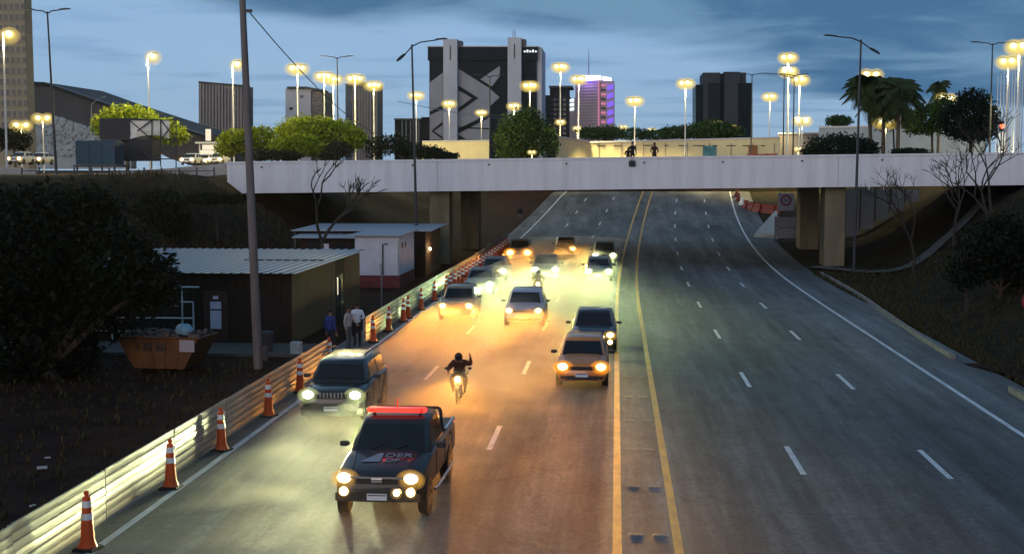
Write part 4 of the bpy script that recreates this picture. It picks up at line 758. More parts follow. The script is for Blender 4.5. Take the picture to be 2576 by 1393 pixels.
def tree(name, label, base, lobes, n, size, mt, seed, trunk=.18, cat='tree', group=None, shell=.5, fork=None):
    T_ = thing(name, label, cat, base, 0, group); random.seed(seed); rel = [((c[0] - base[0], c[1] - base[1], c[2] - base[2]), r) for c, r in lobes]
    cz = min(c[2] - r[2] * .6 for c, r in rel); fk = Vector((rel[0][0][0] * .25, rel[0][0][1] * .25, max(.3, (fork or cz))))
    t = MB().tube([(0, 0, -.2), fk * .5 + Vector((.05, 0, 0)), fk], [trunk, trunk * .85, trunk * .7], 8)
    for c, r in rel:
        e = Vector(c); mid = fk.lerp(e, .5) + Vector((random.uniform(-.2, .2), 0, random.uniform(0, .3))); t.tube([fk, mid, e], [trunk * .5, trunk * .35, trunk * .12], 6)
        for k in range(3):
            q = e + Vector([random.uniform(-.7, .7) * rr for rr in r]); t.tube([mid.lerp(e, .4), (mid.lerp(e, .4) + q) / 2 + Vector((0, 0, .1)), q], [trunk * .2, trunk * .12, trunk * .04], 5)
    t.build('trunk', M['bark'], T_, True); leaf_obj('crown', leaves(rel, n, size, seed, shell), mt, T_); return T_
def px_lobe(u, v, d, ru, rv, ry=None):      # an ellipsoid given by where its centre and edge stand at distance d
    p = A(u, v, d); s = d / FPX; return (tuple(p), (ru * s, ry or ru * s * .9, rv * s))
def tree_px(label, bu, d, zb, blobs, n, size, mt, seed, trunk=.18, cat='tree', name='broadleaf_tree', group=None, shell=.5, fork=None):
    p = A(bu, 428, d); return tree(name, label, (p.x, d, zb), [px_lobe(u, v, d + (k % 3 - 1) * .6, ru, rv) for k, (u, v, ru, rv) in enumerate(blobs)], n, size, mt, seed, trunk, cat, group, shell, fork)
# big dark tree at the left, in front of the sheds
lb_ = [(60, 640, 170, 150), (190, 560, 130, 100), (90, 520, 120, 60), (290, 660, 120, 110), (370, 720, 85, 75), (200, 760, 170, 110), (330, 640, 60, 70), (60, 850, 130, 130), (170, 890, 90, 70), (410, 690, 45, 60), (240, 520, 60, 60), (-80, 700, 150, 250)]
tree_px('large dark spreading tree filling the left side before the sheds', 120, 44, 0, lb_, 26000, .13, M['leaf_dark'], 3, .28, shell=.45)
tree_px('dark round shrub tree on the left bank below the viaduct end', 410, 82, terrain(A(410, 428, 82).x, 82), [(405, 530, 62, 55), (440, 560, 40, 40), (365, 550, 40, 45), (410, 585, 60, 30)], 5000, .16, M['leaf_dark'], 4, .14)
tree_px('dark shrub on the left bank right of the round shrub tree', 545, 84, terrain(A(545, 428, 84).x, 84), [(520, 500, 50, 14), (580, 500, 45, 12)], 1800, .14, M['leaf_dark'], 14, .08, cat='shrub', name='shrub')
# yellow green lamplit umbrella trees on the upper level
YG = 'lamplit yellow green trees on the upper level'
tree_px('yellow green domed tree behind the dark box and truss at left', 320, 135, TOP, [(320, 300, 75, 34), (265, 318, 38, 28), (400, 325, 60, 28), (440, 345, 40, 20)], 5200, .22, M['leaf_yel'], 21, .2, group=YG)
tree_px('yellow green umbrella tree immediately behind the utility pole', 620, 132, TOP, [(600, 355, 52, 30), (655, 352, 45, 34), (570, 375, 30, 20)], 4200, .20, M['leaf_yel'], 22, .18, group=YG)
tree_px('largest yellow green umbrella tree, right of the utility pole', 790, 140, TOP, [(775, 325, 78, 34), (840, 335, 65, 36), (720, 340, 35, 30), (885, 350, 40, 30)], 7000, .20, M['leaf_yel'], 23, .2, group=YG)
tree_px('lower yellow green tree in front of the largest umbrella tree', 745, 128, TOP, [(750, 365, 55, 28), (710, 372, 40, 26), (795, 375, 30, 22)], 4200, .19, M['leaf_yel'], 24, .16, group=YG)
for i, (u, d, bl, lb) in enumerate(((690, 125, [(660, 390, 45, 16), (720, 392, 40, 14)], 'dark low shrub under the yellow green trees near the utility pole'), (855, 122, [(850, 378, 38, 22), (830, 392, 30, 14)], 'dark rounded shrub right of the lower yellow green tree'), (950, 126, [(945, 370, 32, 34), (990, 365, 45, 28), (1030, 380, 40, 24)], 'wide dark shrub behind the viaduct left of the cream wall'), (1100, 124, [(1080, 385, 40, 18), (1125, 393, 32, 10)], 'dark straggling shrub before the cream wall'))):
    tree_px(lb, u, d, TOP, bl, 2600, .15, M['leaf_hedge'], 30 + i, .10, cat='shrub', name='shrub', group='dark shrubs behind the viaduct', shell=.3)
tree_px('round dense green tree directly in front of the bank tower', 1315, 178, TOP, [(1315, 325, 55, 48), (1285, 350, 42, 50), (1350, 350, 45, 50), (1330, 295, 32, 22), (1390, 360, 18, 35), (1300, 385, 50, 22)], 9000, .22, M['leaf'], 41, .22)
for i, (u, d, bl, lb) in enumerate(((1510, 300, [(1490, 335, 40, 16), (1530, 335, 40, 18)], 'far dark green trees edge below the purple lit tower'), (1620, 330, [(1590, 338, 45, 16), (1650, 340, 50, 14)], 'far dark green tree between the purple and black towers'), (1730, 290, [(1700, 335, 45, 18), (1740, 330, 35, 18)], 'far green tree left of the tree before the black tower'), (1800, 235, [(1790, 325, 50, 22), (1840, 332, 32, 16)], 'yellowish green tree at the foot of the black tower'))):
    tree_px(lb, u, d, TOP, bl, 2600, .32, M['leaf'], 50 + i, .2, group='trees beyond the yellow wall')
tree_px('dark broad tree at right beside the flagpoles', 2440, 140, TOP, [(2440, 285, 60, 46), (2400, 305, 40, 40), (2480, 300, 35, 42), (2445, 330, 60, 28), (2450, 250, 40, 25)], 8500, .18, M['leaf_dark'], 61, .22)
tree_px('smaller lamplit tree between the palms and the dark tree', 2345, 150, TOP, [(2335, 300, 48, 38), (2370, 275, 30, 34), (2300, 315, 26, 24)], 4200, .20, M['leaf'], 62, .16)
tree_px('low green tree behind the palm trunks', 2250, 165, TOP, [(2230, 305, 40, 24), (2280, 300, 40, 22)], 2600, .20, M['leaf'], 63, .14)
tree_px('wide dark clipped hedge dome behind the viaduct under the palms', 2120, 121, TOP, [(2110, 370, 80, 32), (2170, 375, 45, 24), (2050, 382, 38, 14)], 6500, .14, M['leaf_hedge'], 64, .12, cat='hedge', name='hedge')
tree_px('low dark hedge behind the viaduct right of the palms', 2300, 121, TOP, [(2290, 382, 45, 9)], 1500, .13, M['leaf_hedge'], 65, .08, cat='hedge', name='hedge')
tree_px('pale far tree behind the white wall left of the palms', 2110, 260, TOP, [(2110, 305, 32, 14)], 1200, .3, M['leaf'], 66, .2)
tree_px('dark dense shrub mass on the right bank before the viaduct', 2520, 66, terrain(A(2520, 428, 66).x, 66), [(2540, 610, 110, 65), (2470, 650, 70, 60), (2600, 680, 90, 80), (2420, 690, 40, 40)], 9000, .13, M['leaf_dark'], 67, .14, cat='shrub', name='shrub')
tree_px('dark tree at the foot of the beige tower at the left edge', 40, 165, TOP, [(20, 350, 40, 30), (55, 355, 25, 28)], 2200, .22, M['leaf_dark'], 68, .16)
# palms
def palm(label, u, vt, d, r, nf, seed, lean=0.):
    top = A(u, vt, d); P = thing('palm_tree', label, 'palm tree', (top.x - lean, d, TOP), 0, 'palms behind the viaduct'); t = Vector((lean, 0, top.z - TOP)); random.seed(seed)
    MB().tube([(0, 0, -.2), t * .5 + Vector((lean * -.1, 0, 0)), t], [.24, .17, .16], 10).build('trunk', M['palm_bark'], P, True)
    for k in range(nf):
        a = 2 * math.pi * k / nf + random.uniform(-.2, .2); el = random.uniform(-1.25, 1.35); L_ = r * random.uniform(.85, 1.1); b = MB(); pts = []
        for i in range(9):
            s = i / 8; hd = L_ * s * math.cos(el * (1 - s * .35)) ; z = L_ * (math.sin(el) * s - .70 * s * s * (1.0 if el > -.2 else .7)); pts.append(t + Vector((math.cos(a) * hd, math.sin(a) * hd, z)))
        b.tube(pts, [.035 * (1 - i / 9.5) for i in range(9)], 4, False); sd = Vector((-math.sin(a), math.cos(a), 0))
        for i in range(1, 44):
            s = i / 44; q = pts[0].lerp(pts[-1], s) if False else pts[min(7, int(s * 8))].lerp(pts[min(7, int(s * 8)) + 1], s * 8 - min(7, int(s * 8))); ll = r * .36 * math.sin(math.pi * (.12 + .80 * s)); dr = (pts[-1] - pts[0]).normalized() * ll * .45
            for sg in (-1, 1):
                e = q + sd * sg * ll * .75 + dr - Vector((0, 0, ll * .55)); wv = dr.normalized() * .05; b.quad(q - wv, q + wv, e + wv * .3, e - wv * .3)
        b.build('frond', M['frond'], P, fix=False)
    return P
palm('tall left palm with thin leaning trunk left of the double palm', 2183, 212, 130, 2.5, 42, 1, -.5)
palm('middle palm with full drooping crown', 2225, 215, 132, 2.7, 46, 2)
palm('right palm of the tight group with full drooping crown', 2262, 222, 128, 2.6, 46, 3)
palm('small separate palm crown above the lamplit tree at right', 2364, 212, 185, 2.0, 22, 4)
# bare trees
def bare(label, base, h, seed, spread=.75, lv=5, r0=.11, name='bare_tree'):
    T_ = thing(name, label, 'tree', base); random.seed(seed); b = MB()
    def grow(p, d, L_, r, k):
        q = p + d * L_; mid = p.lerp(q, .5) + Vector((random.uniform(-1, 1), random.uniform(-1, 1), 0)) * L_ * .08; b.tube([p, mid, q], [r, r * .85, r * .68], 6 if k > 2 else 4, False)
        if k == 0: return
        for _ in range(random.choice((2, 2, 3)) if k > 1 else 3):
            nd_ = (d + Vector((random.uniform(-1, 1), random.uniform(-1, 1), random.uniform(-.35, .55))) * spread).normalized(); grow(q, nd_, L_ * random.uniform(.62, .85), r * .66, k - 1)
    d0 = Vector((random.uniform(-.1, .1), 0, 1)).normalized(); grow(Vector((0, 0, -.1)), d0, h * .30, r0, lv); b.build('branches', M['bark'], T_, True); return T_
def on(u, v): return GT(u, v)
p = A(800, 600, 83); bare('bare dark tree standing among the sheds below the viaduct', (p.x, 83, terrain(p.x, 83)), 8.8, 2, .7, 5, .17)
for u, y, h, sd, lb in ((2505, 72, 8.6, 3, 'largest bare forked tree before the viaduct at far right'), (2400, 82, 7.6, 5, 'middle bare tree before the viaduct, left of the largest one'), (2300, 88, 8.0, 8, 'leftmost bare tree before the right part of the viaduct'), (2440, 66, 3.4, 12, 'small bare sapling on the right bank above the shrubs')):
    p = A(u, 470, y); bare(lb, (p.x, y, terrain(p.x, y)), h, sd, .8, 5, .11)

# ------------------------------------------------------------------ upper level behind the viaduct: walls, fences, stalls, flagpoles
def W(u, v, d): p = A(u, v, d); return (p.x, d, p.z)
def prism_px(name, mt, parent, pts, d, depth): return MB().poly([W(u, v, d) for u, v in pts], (0, depth, 0)).build(name, mt, parent)
def wall_px(label, pts_top, base_v, d, mt, cap=True, cat='wall', th=.4):
    T_ = thing('perimeter_wall', label, cat)
    for (u0, v0, d0), (u1, v1, d1) in zip(pts_top[:-1], pts_top[1:]):
        a, b_ = Vector(W(u0, v0, d0)), Vector(W(u1, v1, d1)); a0, b0 = Vector((a.x, a.y, TOP - .3)), Vector((b_.x, b_.y, TOP - .3)); n = (b_ - a).cross(Vector((0, 0, 1))).normalized() * -th
        MB().poly([a0, b0, b_, a], n).build('wall_panel', mt, T_)
        if cap: MB().poly([a - n * .3, b_ - n * .3, b_ - n * .3 + Vector((0, 0, .22)), a - n * .3 + Vector((0, 0, .22))], n * 1.6).build('coping', M['bank_white'], T_)
    return T_
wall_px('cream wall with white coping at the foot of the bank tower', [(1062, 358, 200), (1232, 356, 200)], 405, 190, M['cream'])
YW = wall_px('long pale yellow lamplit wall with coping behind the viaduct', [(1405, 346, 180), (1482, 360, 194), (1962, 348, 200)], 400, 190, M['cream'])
wa, wb = Vector(W(1482, 360, 194)), Vector(W(1962, 348, 200)); wang = math.atan2(wb.y - wa.y, wb.x - wa.x)
def onwall(t, z, w_, h_, nm, m_):
    q = wa.lerp(wb, t); MB().box((0, 0, 0), (w_, .06, h_)).build(nm, M[m_], YW, loc=(q.x + math.sin(wang) * .07, q.y - .07, z), rz_=wang)
onwall(.627, 9.75, 2.0, 1.5, 'poster', 'poster'); onwall(.857, 9.9, 1.35, 1.45, 'poster', 'poster_b')
random.seed(9)
for k in range(11): onwall(.06 + k * .085, 10.55, random.uniform(.6, 1.9), .12, 'ledge_shade', 'win_d')  # thin dark strips laid on the wall as ledge shadow
for k in range(9): onwall(.05 + k * .115, 8.9, .06, 4.0, 'joint', 'grey_wall')
wall_px('pale grey wall behind the palms and hedge at right', [(2060, 322, 210), (2180, 320, 205), (2330, 318, 200), (2480, 325, 195)], 385, 200, M['pale_block'])
wall_px('grey low building wall behind the lamp cluster left of the hedge', [(1958, 338, 215), (2060, 336, 215)], 390, 215, M['grey_wall'])
# red brown earth strip wall and orange net behind the viaduct
ON = thing('orange_net_fence', 'low orange safety net fence at the end of the yellow wall', 'fence', W(1890, 395, 150))
q0, q1 = Vector(W(1880, 388, 150)), Vector(W(1955, 386, 150)); o0 = Vector(W(1890, 395, 150))
MB().poly([q0 - o0, q1 - o0, q1 - o0 - Vector((0, 0, .9)), q0 - o0 - Vector((0, 0, .9))], (0, .04, 0)).build('net', M['orange_net'], ON)
for t in (0, .33, .66, 1): q = q0.lerp(q1, t) - o0; MB().tube([q + Vector((0, -.05, .1)), q + Vector((0, -.05, -1.2))], .03, 6).build('stake', M['steel'], ON)
# left approach: parapet, fence, blue container, dark box, truss frame with tarp
AP = thing('approach_parapet', 'low pale concrete parapet running left from the viaduct end', 'parapet')
for (u0, v0, d0), (u1, v1, d1) in (((430, 423, 101), (572, 410, 99.5)), ((230, 437, 103), (430, 423, 101)), ((0, 420, 106), (90, 425, 105))):
    a, b_ = Vector(W(u0, v0, d0)), Vector(W(u1, v1, d1)); MB().poly([a, b_, b_ - Vector((0, 0, .85)), a - Vector((0, 0, .85))], (0, .3, 0)).build('parapet_panel', M['concrete'], AP)
FN = thing('post_fence', 'dark post and rail fence before the approach road at left', 'fence')
for k in range(12):
    p = A(55 + k * 44, 440, 97.5); MB().box((p.x, 97.5, 6.35), (.10, .10, 1.7)).build('post', M['steel'], FN)
a, b_ = A(55, 440, 97.5), A(540, 440, 97.5)
for z in (6.95, 6.35): MB().box(((a.x + b_.x) / 2, 97.42, z), (b_.x - a.x, .05, .06)).build('rail', M['steel'], FN)
for k in (8, 9): p = A(55 + k * 44, 440, 97.5); MB().tube([(p.x, 97.4, 7.1), (p.x + 1.2, 97.4, 6.0)], .04, 6).build('brace', M['steel'], FN)
BC = thing('blue_container', 'blue boxy container on a dark stand behind the fence at left', 'container', W(252, 418, 104))
o0 = Vector(W(252, 418, 104)); s = 104 / FPX
MB().loft([[(-51 * s * k, -1.0 * k, h), (51 * s * k, -1.0 * k, h), (51 * s * k, 1.0 * k, h), (-51 * s * k, 1.0 * k, h)] for k, h in ((1, .12), (1, 1.88), (.94, 1.98))]).build('tank', M['blue_box'], BC)
for x in (-.5, .55): MB().box((x, -1.02, 1.0), (.05, .04, 1.7)).build('rib', M['blue_box'], BC)
MB().box((0, 0, .02), (3.5, 2.1, .16)).build('platform', M['steel'], BC)
for x in (-1.5, -.5, .5, 1.5): MB().box((x, -.9, -.75), (.12, .12, 1.4)).build('leg', M['steel'], BC)
DB = thing('dark_screen_box', 'dark navy boxy structure above and behind the blue container', 'structure', W(325, 400, 108)); o0 = Vector(W(325, 400, 108))
def rel(u, v, d=108): return Vector(W(u, v, d)) - o0
MB().poly([rel(250, 298), rel(345, 298), rel(345, 350), rel(250, 350)], (0, 2.5, 0)).build('upper_box', M['navy'], DB); MB().poly([rel(305, 352), rel(382, 352), rel(382, 405), rel(305, 405)], (0, 2.0, 0)).build('lower_box', M['navy'], DB); MB().poly([rel(255, 350), rel(340, 350), rel(340, 358), rel(255, 358)], (0, 2.2, 0)).build('base_beam', M['steel'], DB)
TF = thing('truss_frame', 'steel scaffold truss frame with pale torn tarp above the fence', 'scaffold', W(383, 425, 105)); o0 = Vector(W(383, 425, 105))
def tr(u, v, d=105): return Vector(W(u, v, d)) - o0
for a, c in (((325, 300), (325, 425)), ((443, 300), (443, 425)), ((382, 300), (382, 425)), ((404, 300), (404, 420)), ((325, 302), (443, 302)), ((325, 352), (443, 352)), ((325, 400), (443, 400)), ((325, 302), (382, 352)), ((382, 302), (345, 330)), ((404, 352), (443, 302)), ((404, 302), (443, 352)), ((382, 400), (443, 352)), ((325, 352), (382, 400)), ((325, 400), (382, 352))):
    MB().tube([tr(*a), tr(*c)], .045, 6).build('tube', M['steel'], TF)
tb = MB(); gx = 14
for j in range(7):
    for i in range(gx): u, v = lerp(326, 425, i / (gx - 1)), lerp(303, 350 - 10 * math.sin(i / 13 * 3), j / 6); p = tr(u, v); tb.v.append((p.x, .12 + .18 * mnoise.noise((i * .5, j * .6, 1)), p.z))
tb.f = [(j * gx + i, j * gx + i + 1, (j + 1) * gx + i + 1, (j + 1) * gx + i) for j in range(6) for i in range(gx - 1)]; tb.build('tarp', M['tarp'], TF, True)
# vehicles with lights on the upper road, far left
for i, (u, d, lb) in enumerate(((470, 165, 'left car of the bright far traffic on the upper road'), (505, 175, 'middle car of the bright far traffic on the upper road'), (540, 160, 'right car of the bright far traffic on the upper road'), (35, 150, 'pale car on the upper road at the left edge'), (85, 155, 'second pale car on the upper road at the left edge'))):
    p = A(u, 428, d); car(lb, (p.x, d, TOP + .95), (.4, .4, .4), 'fog' if i < 3 else 'warm', WARM, 900 if i < 3 else 0, group='cars on the upper road', detail=False, lamp_r=.2)
KS = thing('market_kiosk', 'lit kiosk with bright canopy among the far upper road traffic', 'kiosk', W(522, 405, 185)); o0 = Vector(W(522, 405, 185)); s = 185 / FPX
for x in (-1, 1): MB().box((x * 20 * s, 0, 1.2), (.15, .15, 2.4)).build('post', M['white_pipe'], KS)
MB().box((0, 0, 2.5), (52 * s, 2., .25)).build('canopy', M['bank_white'], KS); MB().box((0, .5, 1.0), (40 * s, .8, 1.0)).build('counter', M['litwin'], KS); MB().box((0, .9, 1.9), (36 * s, .1, .7)).build('back_panel', M['litwin'], KS); MB().box((2 * s, .2, 3.6), (.6, .6, 1.6)).build('sign_tower', M['litwin'], KS)
# flagpoles
for i, (u, vt) in enumerate(((2511, 190), (2519, 185), (2527, 178), (2534, 172), (2541, 168), (2548, 160), (2555, 150), (2562, 146), (2569, 140), (2575, 150))):
    p = A(u, vt, 190 - i * 1.5); F_ = thing('flagpole', 'slender lit flagpole in the tight row at the right edge', 'flagpole', (p.x, p.y, TOP), 0, 'row of flagpoles at the right edge')
    MB().tube([(0, 0, -.2), (0, 0, p.z - TOP)], [.12, .05], 8).build('pole', M['white_pipe'], F_, True); MB().ball((0, 0, p.z - TOP + .08), .09, 8, 6).build('finial', M['galv'], F_)
for i, (u, d) in enumerate(((2520, 186), (2556, 180))):
    p = A(u, 392, d); FL = thing('floodlight', ('left' if i == 0 else 'right') + ' ground floodlight at the foot of the flagpole row', 'floodlight', (p.x, d - 2, TOP)); MB().box((0, 0, .35), (.5, .3, .4)).build('housing', M['steel'], FL); MB().box((0, .05, .58), (.4, .2, .04)).build('lens', M['lampw'], FL); MB().box((0, 0, .1), (.1, .1, .25)).build('stand', M['steel'], FL)
    l = bpy.data.lights.new('flood_glow', 'POINT'); l.energy = 2500; l.color = (1, .85, .5); l.shadow_soft_size = .1; ob('flood_glow', l, FL, (0, .1, 1.0))
TL = thing('traffic_signal', 'red lit signal on a short post left of the flagpoles', 'signal', W(2518, 390, 150)); o0 = Vector(W(2518, 390, 150)); q = Vector(W(2518, 318, 150)) - o0
MB().tube([(0, 0, 0), (0, 0, q.z - .5)], .06, 8).build('post', M['steel'], TL); MB().box((0, .1, q.z), (.45, .25, 1.1)).build('case', M['black'], TL); MB().ball((0, -.06, q.z), (.26, .08, .26), 12, 8).build('red_lens', M['redlamp'], TL)
# below the viaduct, right side: sign, plastic barriers, pale blocks
def gsurf(u, v, lift=0.): p = GT(u, v); return Vector((p.x, p.y, terrain(p.x, p.y) + lift))
p = gsurf(1978, 575); SG = thing('speed_sign', 'pale square board with red ringed speed limit under the viaduct', 'sign', (p.x, 124, terrain(p.x, 124))); d = 124; s = d / FPX; q = A(1977, 508, d)
zc_ = q.z - SG.location.z; MB().box((0, 0, zc_), (38 * s, .05, 44 * s)).build('board', M['sign_white'], SG); SG.location.x = q.x
MB().ring(9.5 * s, 13.5 * s, -.05, -.03, (0, 0, zc_ + .15)).build('ring', M['sign_red'], SG)
text_mesh('60', .45, .004, M['sign_black'], 'number', SG, (0, -.04, zc_ + .15), (R(90), 0, 0))
for x in (-.5, .5): MB().tube([(x, .06, 0), (x, .06, zc_ + .7)], .04, 8).build('post', M['steel'], SG)
GF = thing('grey_hoarding', 'grey two tier hoarding panel standing left of the right piers', 'hoarding', (A(1982, 560, 120).x, 120, rz(120)))
for k in range(2): MB().box((0, 0, .75 + k * .95), (2.2, .06, .88)).build('hoarding_panel', M['fence_wire'], GF)
for x in (-1.1, 1.1): MB().box((x, .02, 1.1), (.08, .08, 2.3)).build('post', M['steel'], GF)
pb_ = MB().loft([[(x, -.28 * k, z) for x in (-.75,)] for k, z in ()] or [[(-.75, -.28, 0), (.75, -.28, 0), (.75, .28, 0), (-.75, .28, 0)], [(-.75, -.25, .25), (.75, -.25, .25), (.75, .25, .25), (-.75, .25, .25)], [(-.72, -.10, .5), (.72, -.10, .5), (.72, .10, .5), (-.72, .10, .5)], [(-.72, -.09, .9), (.72, -.09, .9), (.72, .09, .9), (-.72, .09, .9)]]); pbm = [pb_.mesh('plastic_barrier', M['red_plastic']), pb_.mesh('plastic_barrier', M['cone_white'])]
line = [(1853, 492), (1858, 502), (1866, 513), (1876, 521), (1890, 526), (1905, 530), (1920, 532), (1935, 534), (1950, 535)]
pp = [gsurf(u, v + 3) for u, v in line]
for k, p in enumerate(pp):
    nx_ = pp[min(k + 1, len(pp) - 1)] - pp[max(0, k - 1)]; o = ob('plastic_barrier', pbm[1 if k in (2,) else 0], None, p, math.atan2(nx_.y, nx_.x)); tag(o, 'red plastic road barrier in the curved line beyond the right piers' if k != 2 else 'pale plastic road barrier within the curved red line beyond the piers', 'barrier', 'plastic barriers beyond the viaduct')
CBk = thing('concrete_divider', 'pale concrete divider wedge before the right piers at the slip road', 'divider'); pA, pB, pC = gsurf(1905, 596), gsurf(1945, 600), gsurf(1952, 545)
MB().loft([[pA + Vector((-.4, 0, -.1)), pB + Vector((.4, 0, -.1)), pC + Vector((.3, 0, -.1)), pC + Vector((-.3, 0, -.1))], [pA + Vector((-.2, .2, .32)), pB + Vector((.2, .2, .32)), pC + Vector((.1, 0, .6)), pC + Vector((-.1, 0, .6))]]).build('block', M['concrete'], CBk)
RFc = thing('panel_fence', 'pale panelled fence behind the piers under the right viaduct', 'fence'); 
for k in range(5):
    u = 2125 + k * 38; p = A(u, 560 - k * 22, 121); p2 = A(u + 36, 560 - (k + .95) * 22, 121); zt_ = 5.3
    z0_ = max(terrain(p.x, 121), terrain(p2.x, 121)) - .1
    if zt_ - z0_ > .5: MB().box(((p.x + p2.x) / 2, 121, (z0_ + zt_) / 2), (p2.x - p.x - .04, .06, zt_ - z0_)).build('fence_panel', M['fence_wire'], RFc); MB().box((p.x, 120.95, (z0_ + zt_) / 2), (.1, .1, zt_ - z0_ + .2)).build('post', M['steel'], RFc)
p = G(2578, 905); q = A(2597, 758, 50); RS = thing('round_sign', 'round red rimmed sign cut by the right edge of the picture', 'sign', (q.x, 50, terrain(q.x, 50)), R(8))
MB().lathe([(.36, 0), (.36, .02)], 28, (0, 0, q.z - RS.location.z), 'Y').build('face', M['sign_white'], RS); MB().ring(.32, .40, -.012, .01, (0, 0, q.z - RS.location.z)).build('red_rim', M['sign_red'], RS); MB().box((.04, -.01, q.z - RS.location.z), (.05, .006, .34)).build('symbol', M['sign_black'], RS)
MB().tube([(0, .05, -.1), (0, .05, q.z - RS.location.z + .3)], .035, 8).build('post', M['galv'], RS)

# ------------------------------------------------------------------ distant buildings
def bld(name, label, d, cat='building'): return thing(name, label, cat)
BB = bld('bank_tower', 'dark slab bank tower with two pale shafts and silver chevron panels', 420); D = 420
prism_px('tower_body', M['dark_clad'], BB, [(1080, 136), (1350, 136), (1350, 425), (1080, 425)], D, 26); prism_px('top_storey', M['dark_clad'], BB, [(1076, 118), (1352, 118), (1352, 152), (1076, 152)], D - 1.2, 28)
prism_px('cornice', M['bank_white'], BB, [(1074, 116), (1354, 116), (1354, 118.5), (1074, 118.5)], D - 1.6, 29)
for u0, u1, vt in ((1115, 1150, 99), (1277, 1311, 95)):
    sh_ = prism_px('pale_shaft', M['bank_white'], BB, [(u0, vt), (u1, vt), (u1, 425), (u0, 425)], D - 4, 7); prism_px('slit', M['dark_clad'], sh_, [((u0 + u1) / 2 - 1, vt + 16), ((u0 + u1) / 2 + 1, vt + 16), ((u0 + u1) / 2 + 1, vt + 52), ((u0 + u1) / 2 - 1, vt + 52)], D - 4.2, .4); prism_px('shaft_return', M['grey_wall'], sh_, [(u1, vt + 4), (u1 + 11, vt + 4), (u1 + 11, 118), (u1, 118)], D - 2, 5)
prism_px('end_wall', M['bank_white'], BB, [(1350.5, 118), (1363, 120), (1363, 425), (1350.5, 425)], D + 1, 22)
def z2(l): return [(979 + x * .3228, 58 + y * .3228) for x, y in l]
for pl_ in ([(535, 355), (775, 505), (860, 580), (780, 655), (780, 910), (535, 910)], [(710, 440), (862, 335), (862, 415), (800, 495)], [(316, 465), (418, 388), (418, 910), (316, 910)]): prism_px('chevron_panel', M['chevron'], BB, z2(pl_), D - .9, .8)
for pl_ in ([(535, 485), (695, 585), (535, 700), (535, 668), (645, 586), (535, 520)], [(779, 705), (779, 740), (536, 862), (536, 826)], [(536, 868), (600, 905), (536, 908)], [(318, 690), (417, 640), (417, 672), (318, 716)], [(328, 842), (417, 768), (417, 792), (348, 843), (417, 888), (417, 908)], [(536, 808), (779, 820), (779, 830), (536, 818)]): prism_px('chevron_band', M['dark_clad'], BB, z2(pl_), D - 1.1, .15)
for k in range(5): q = Vector(W(1320 + k * 7, 130 - (k % 2), D - 1.8)); MB().box(q, (.55, .1, .5 + .3 * (k % 2))).build('sign_letter', M['litcool'], BB)
for k, (u, v) in enumerate(((1290, 78), (1294, 74), (1297, 80))): q = Vector(W(u, v, D)); MB().tube([q, Vector((q.x, q.y, Vector(W(u, 96, D)).z))], .08, 5).build('roof_mast', M['galv'], BB)
LB = bld('low_block', 'low dark glass block left of the bank tower foot', 440)
prism_px('wall', M['dark_clad'], LB, [(993, 300), (1082, 300), (1082, 425), (993, 425)], 440, 15); prism_px('parapet', M['grey_wall'], LB, [(991, 298), (1058, 298), (1058, 302), (991, 302)], 439, 4); prism_px('upper_box', M['dark_clad'], LB, [(1060, 295), (1084, 295), (1084, 300), (1060, 300)], 441, 8)
for u in (1010, 1020, 1031, 1042, 1052): prism_px('mullion', M['chevron'], LB, [(u, 304), (u + 3, 304), (u + 3, 400), (u, 400)], 439.5, .4)
def ribbed(name, label, u0, u1, v0, v1, d, depth, body, fin, nf, fw=.35, extra=None):
    B = bld(name, label, d); prism_px('tower_body', body, B, [(u0, v0), (u1, v1), (u1, 425), (u0, 425)], d, depth)
    for k in range(nf):
        u = lerp(u0, u1, (k + .5) / nf); w_ = (u1 - u0) / nf * fw; vv = lerp(v0, v1, (k + .5) / nf); prism_px('fin', fin, B, [(u - w_ / 2, vv + 3), (u + w_ / 2, vv + 3), (u + w_ / 2, 424), (u - w_ / 2, 424)], d - .5, .45)
    prism_px('parapet', M['dark_conc'], B, [(u0 - 1, v0 - 1.5), (u1 + 1, v1 - 1.5), (u1 + 1, v1 + 3), (u0 - 1, v0 + 3)], d - .7, 1.2); return B
ribbed('slab_building', 'brown grey slab with vertical ribs left of the utility pole', 500, 618, 206, 216, 380, 8, M['grey_wall'], M['fin'], 15, .55)
ribbed('striped_tower', 'striped tower with blue grey edge behind lit cluster lamps', 885, 950, 206, 211, 400, 9, M['grey_wall'], M['fin'], 9, .5)
B2 = bld('edge_tower', 'thin blue dark slab attached left of the striped tower', 402); prism_px('wall', mat('blue_edge', (.03, .055, .10), .5, var=.2, scale=.2), B2, [(869, 213), (884, 212), (884, 425), (869, 425)], 402, 18); prism_px('cap', M['dark_conc'], B2, [(868, 211), (885, 210), (885, 214), (868, 214)], 401, 3)
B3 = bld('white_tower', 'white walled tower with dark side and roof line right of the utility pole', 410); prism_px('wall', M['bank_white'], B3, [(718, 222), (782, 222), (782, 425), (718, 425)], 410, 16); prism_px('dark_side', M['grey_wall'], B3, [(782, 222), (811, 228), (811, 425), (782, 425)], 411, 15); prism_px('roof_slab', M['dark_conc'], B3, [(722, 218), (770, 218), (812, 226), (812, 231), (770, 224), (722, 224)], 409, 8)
for k in range(12): prism_px('window_band', M['win'], B3, [(784, 234 + k * 9), (808, 236 + k * 9), (808, 240 + k * 9), (784, 238 + k * 9)], 410.7, .3)
for k, (u, v) in enumerate(((755, 240), (730, 300), (728, 270))): prism_px('vent', M['win'], B3, [(u, v), (u + 8, v), (u + 8, v + 7), (u, v + 7)], 409.8, .3)
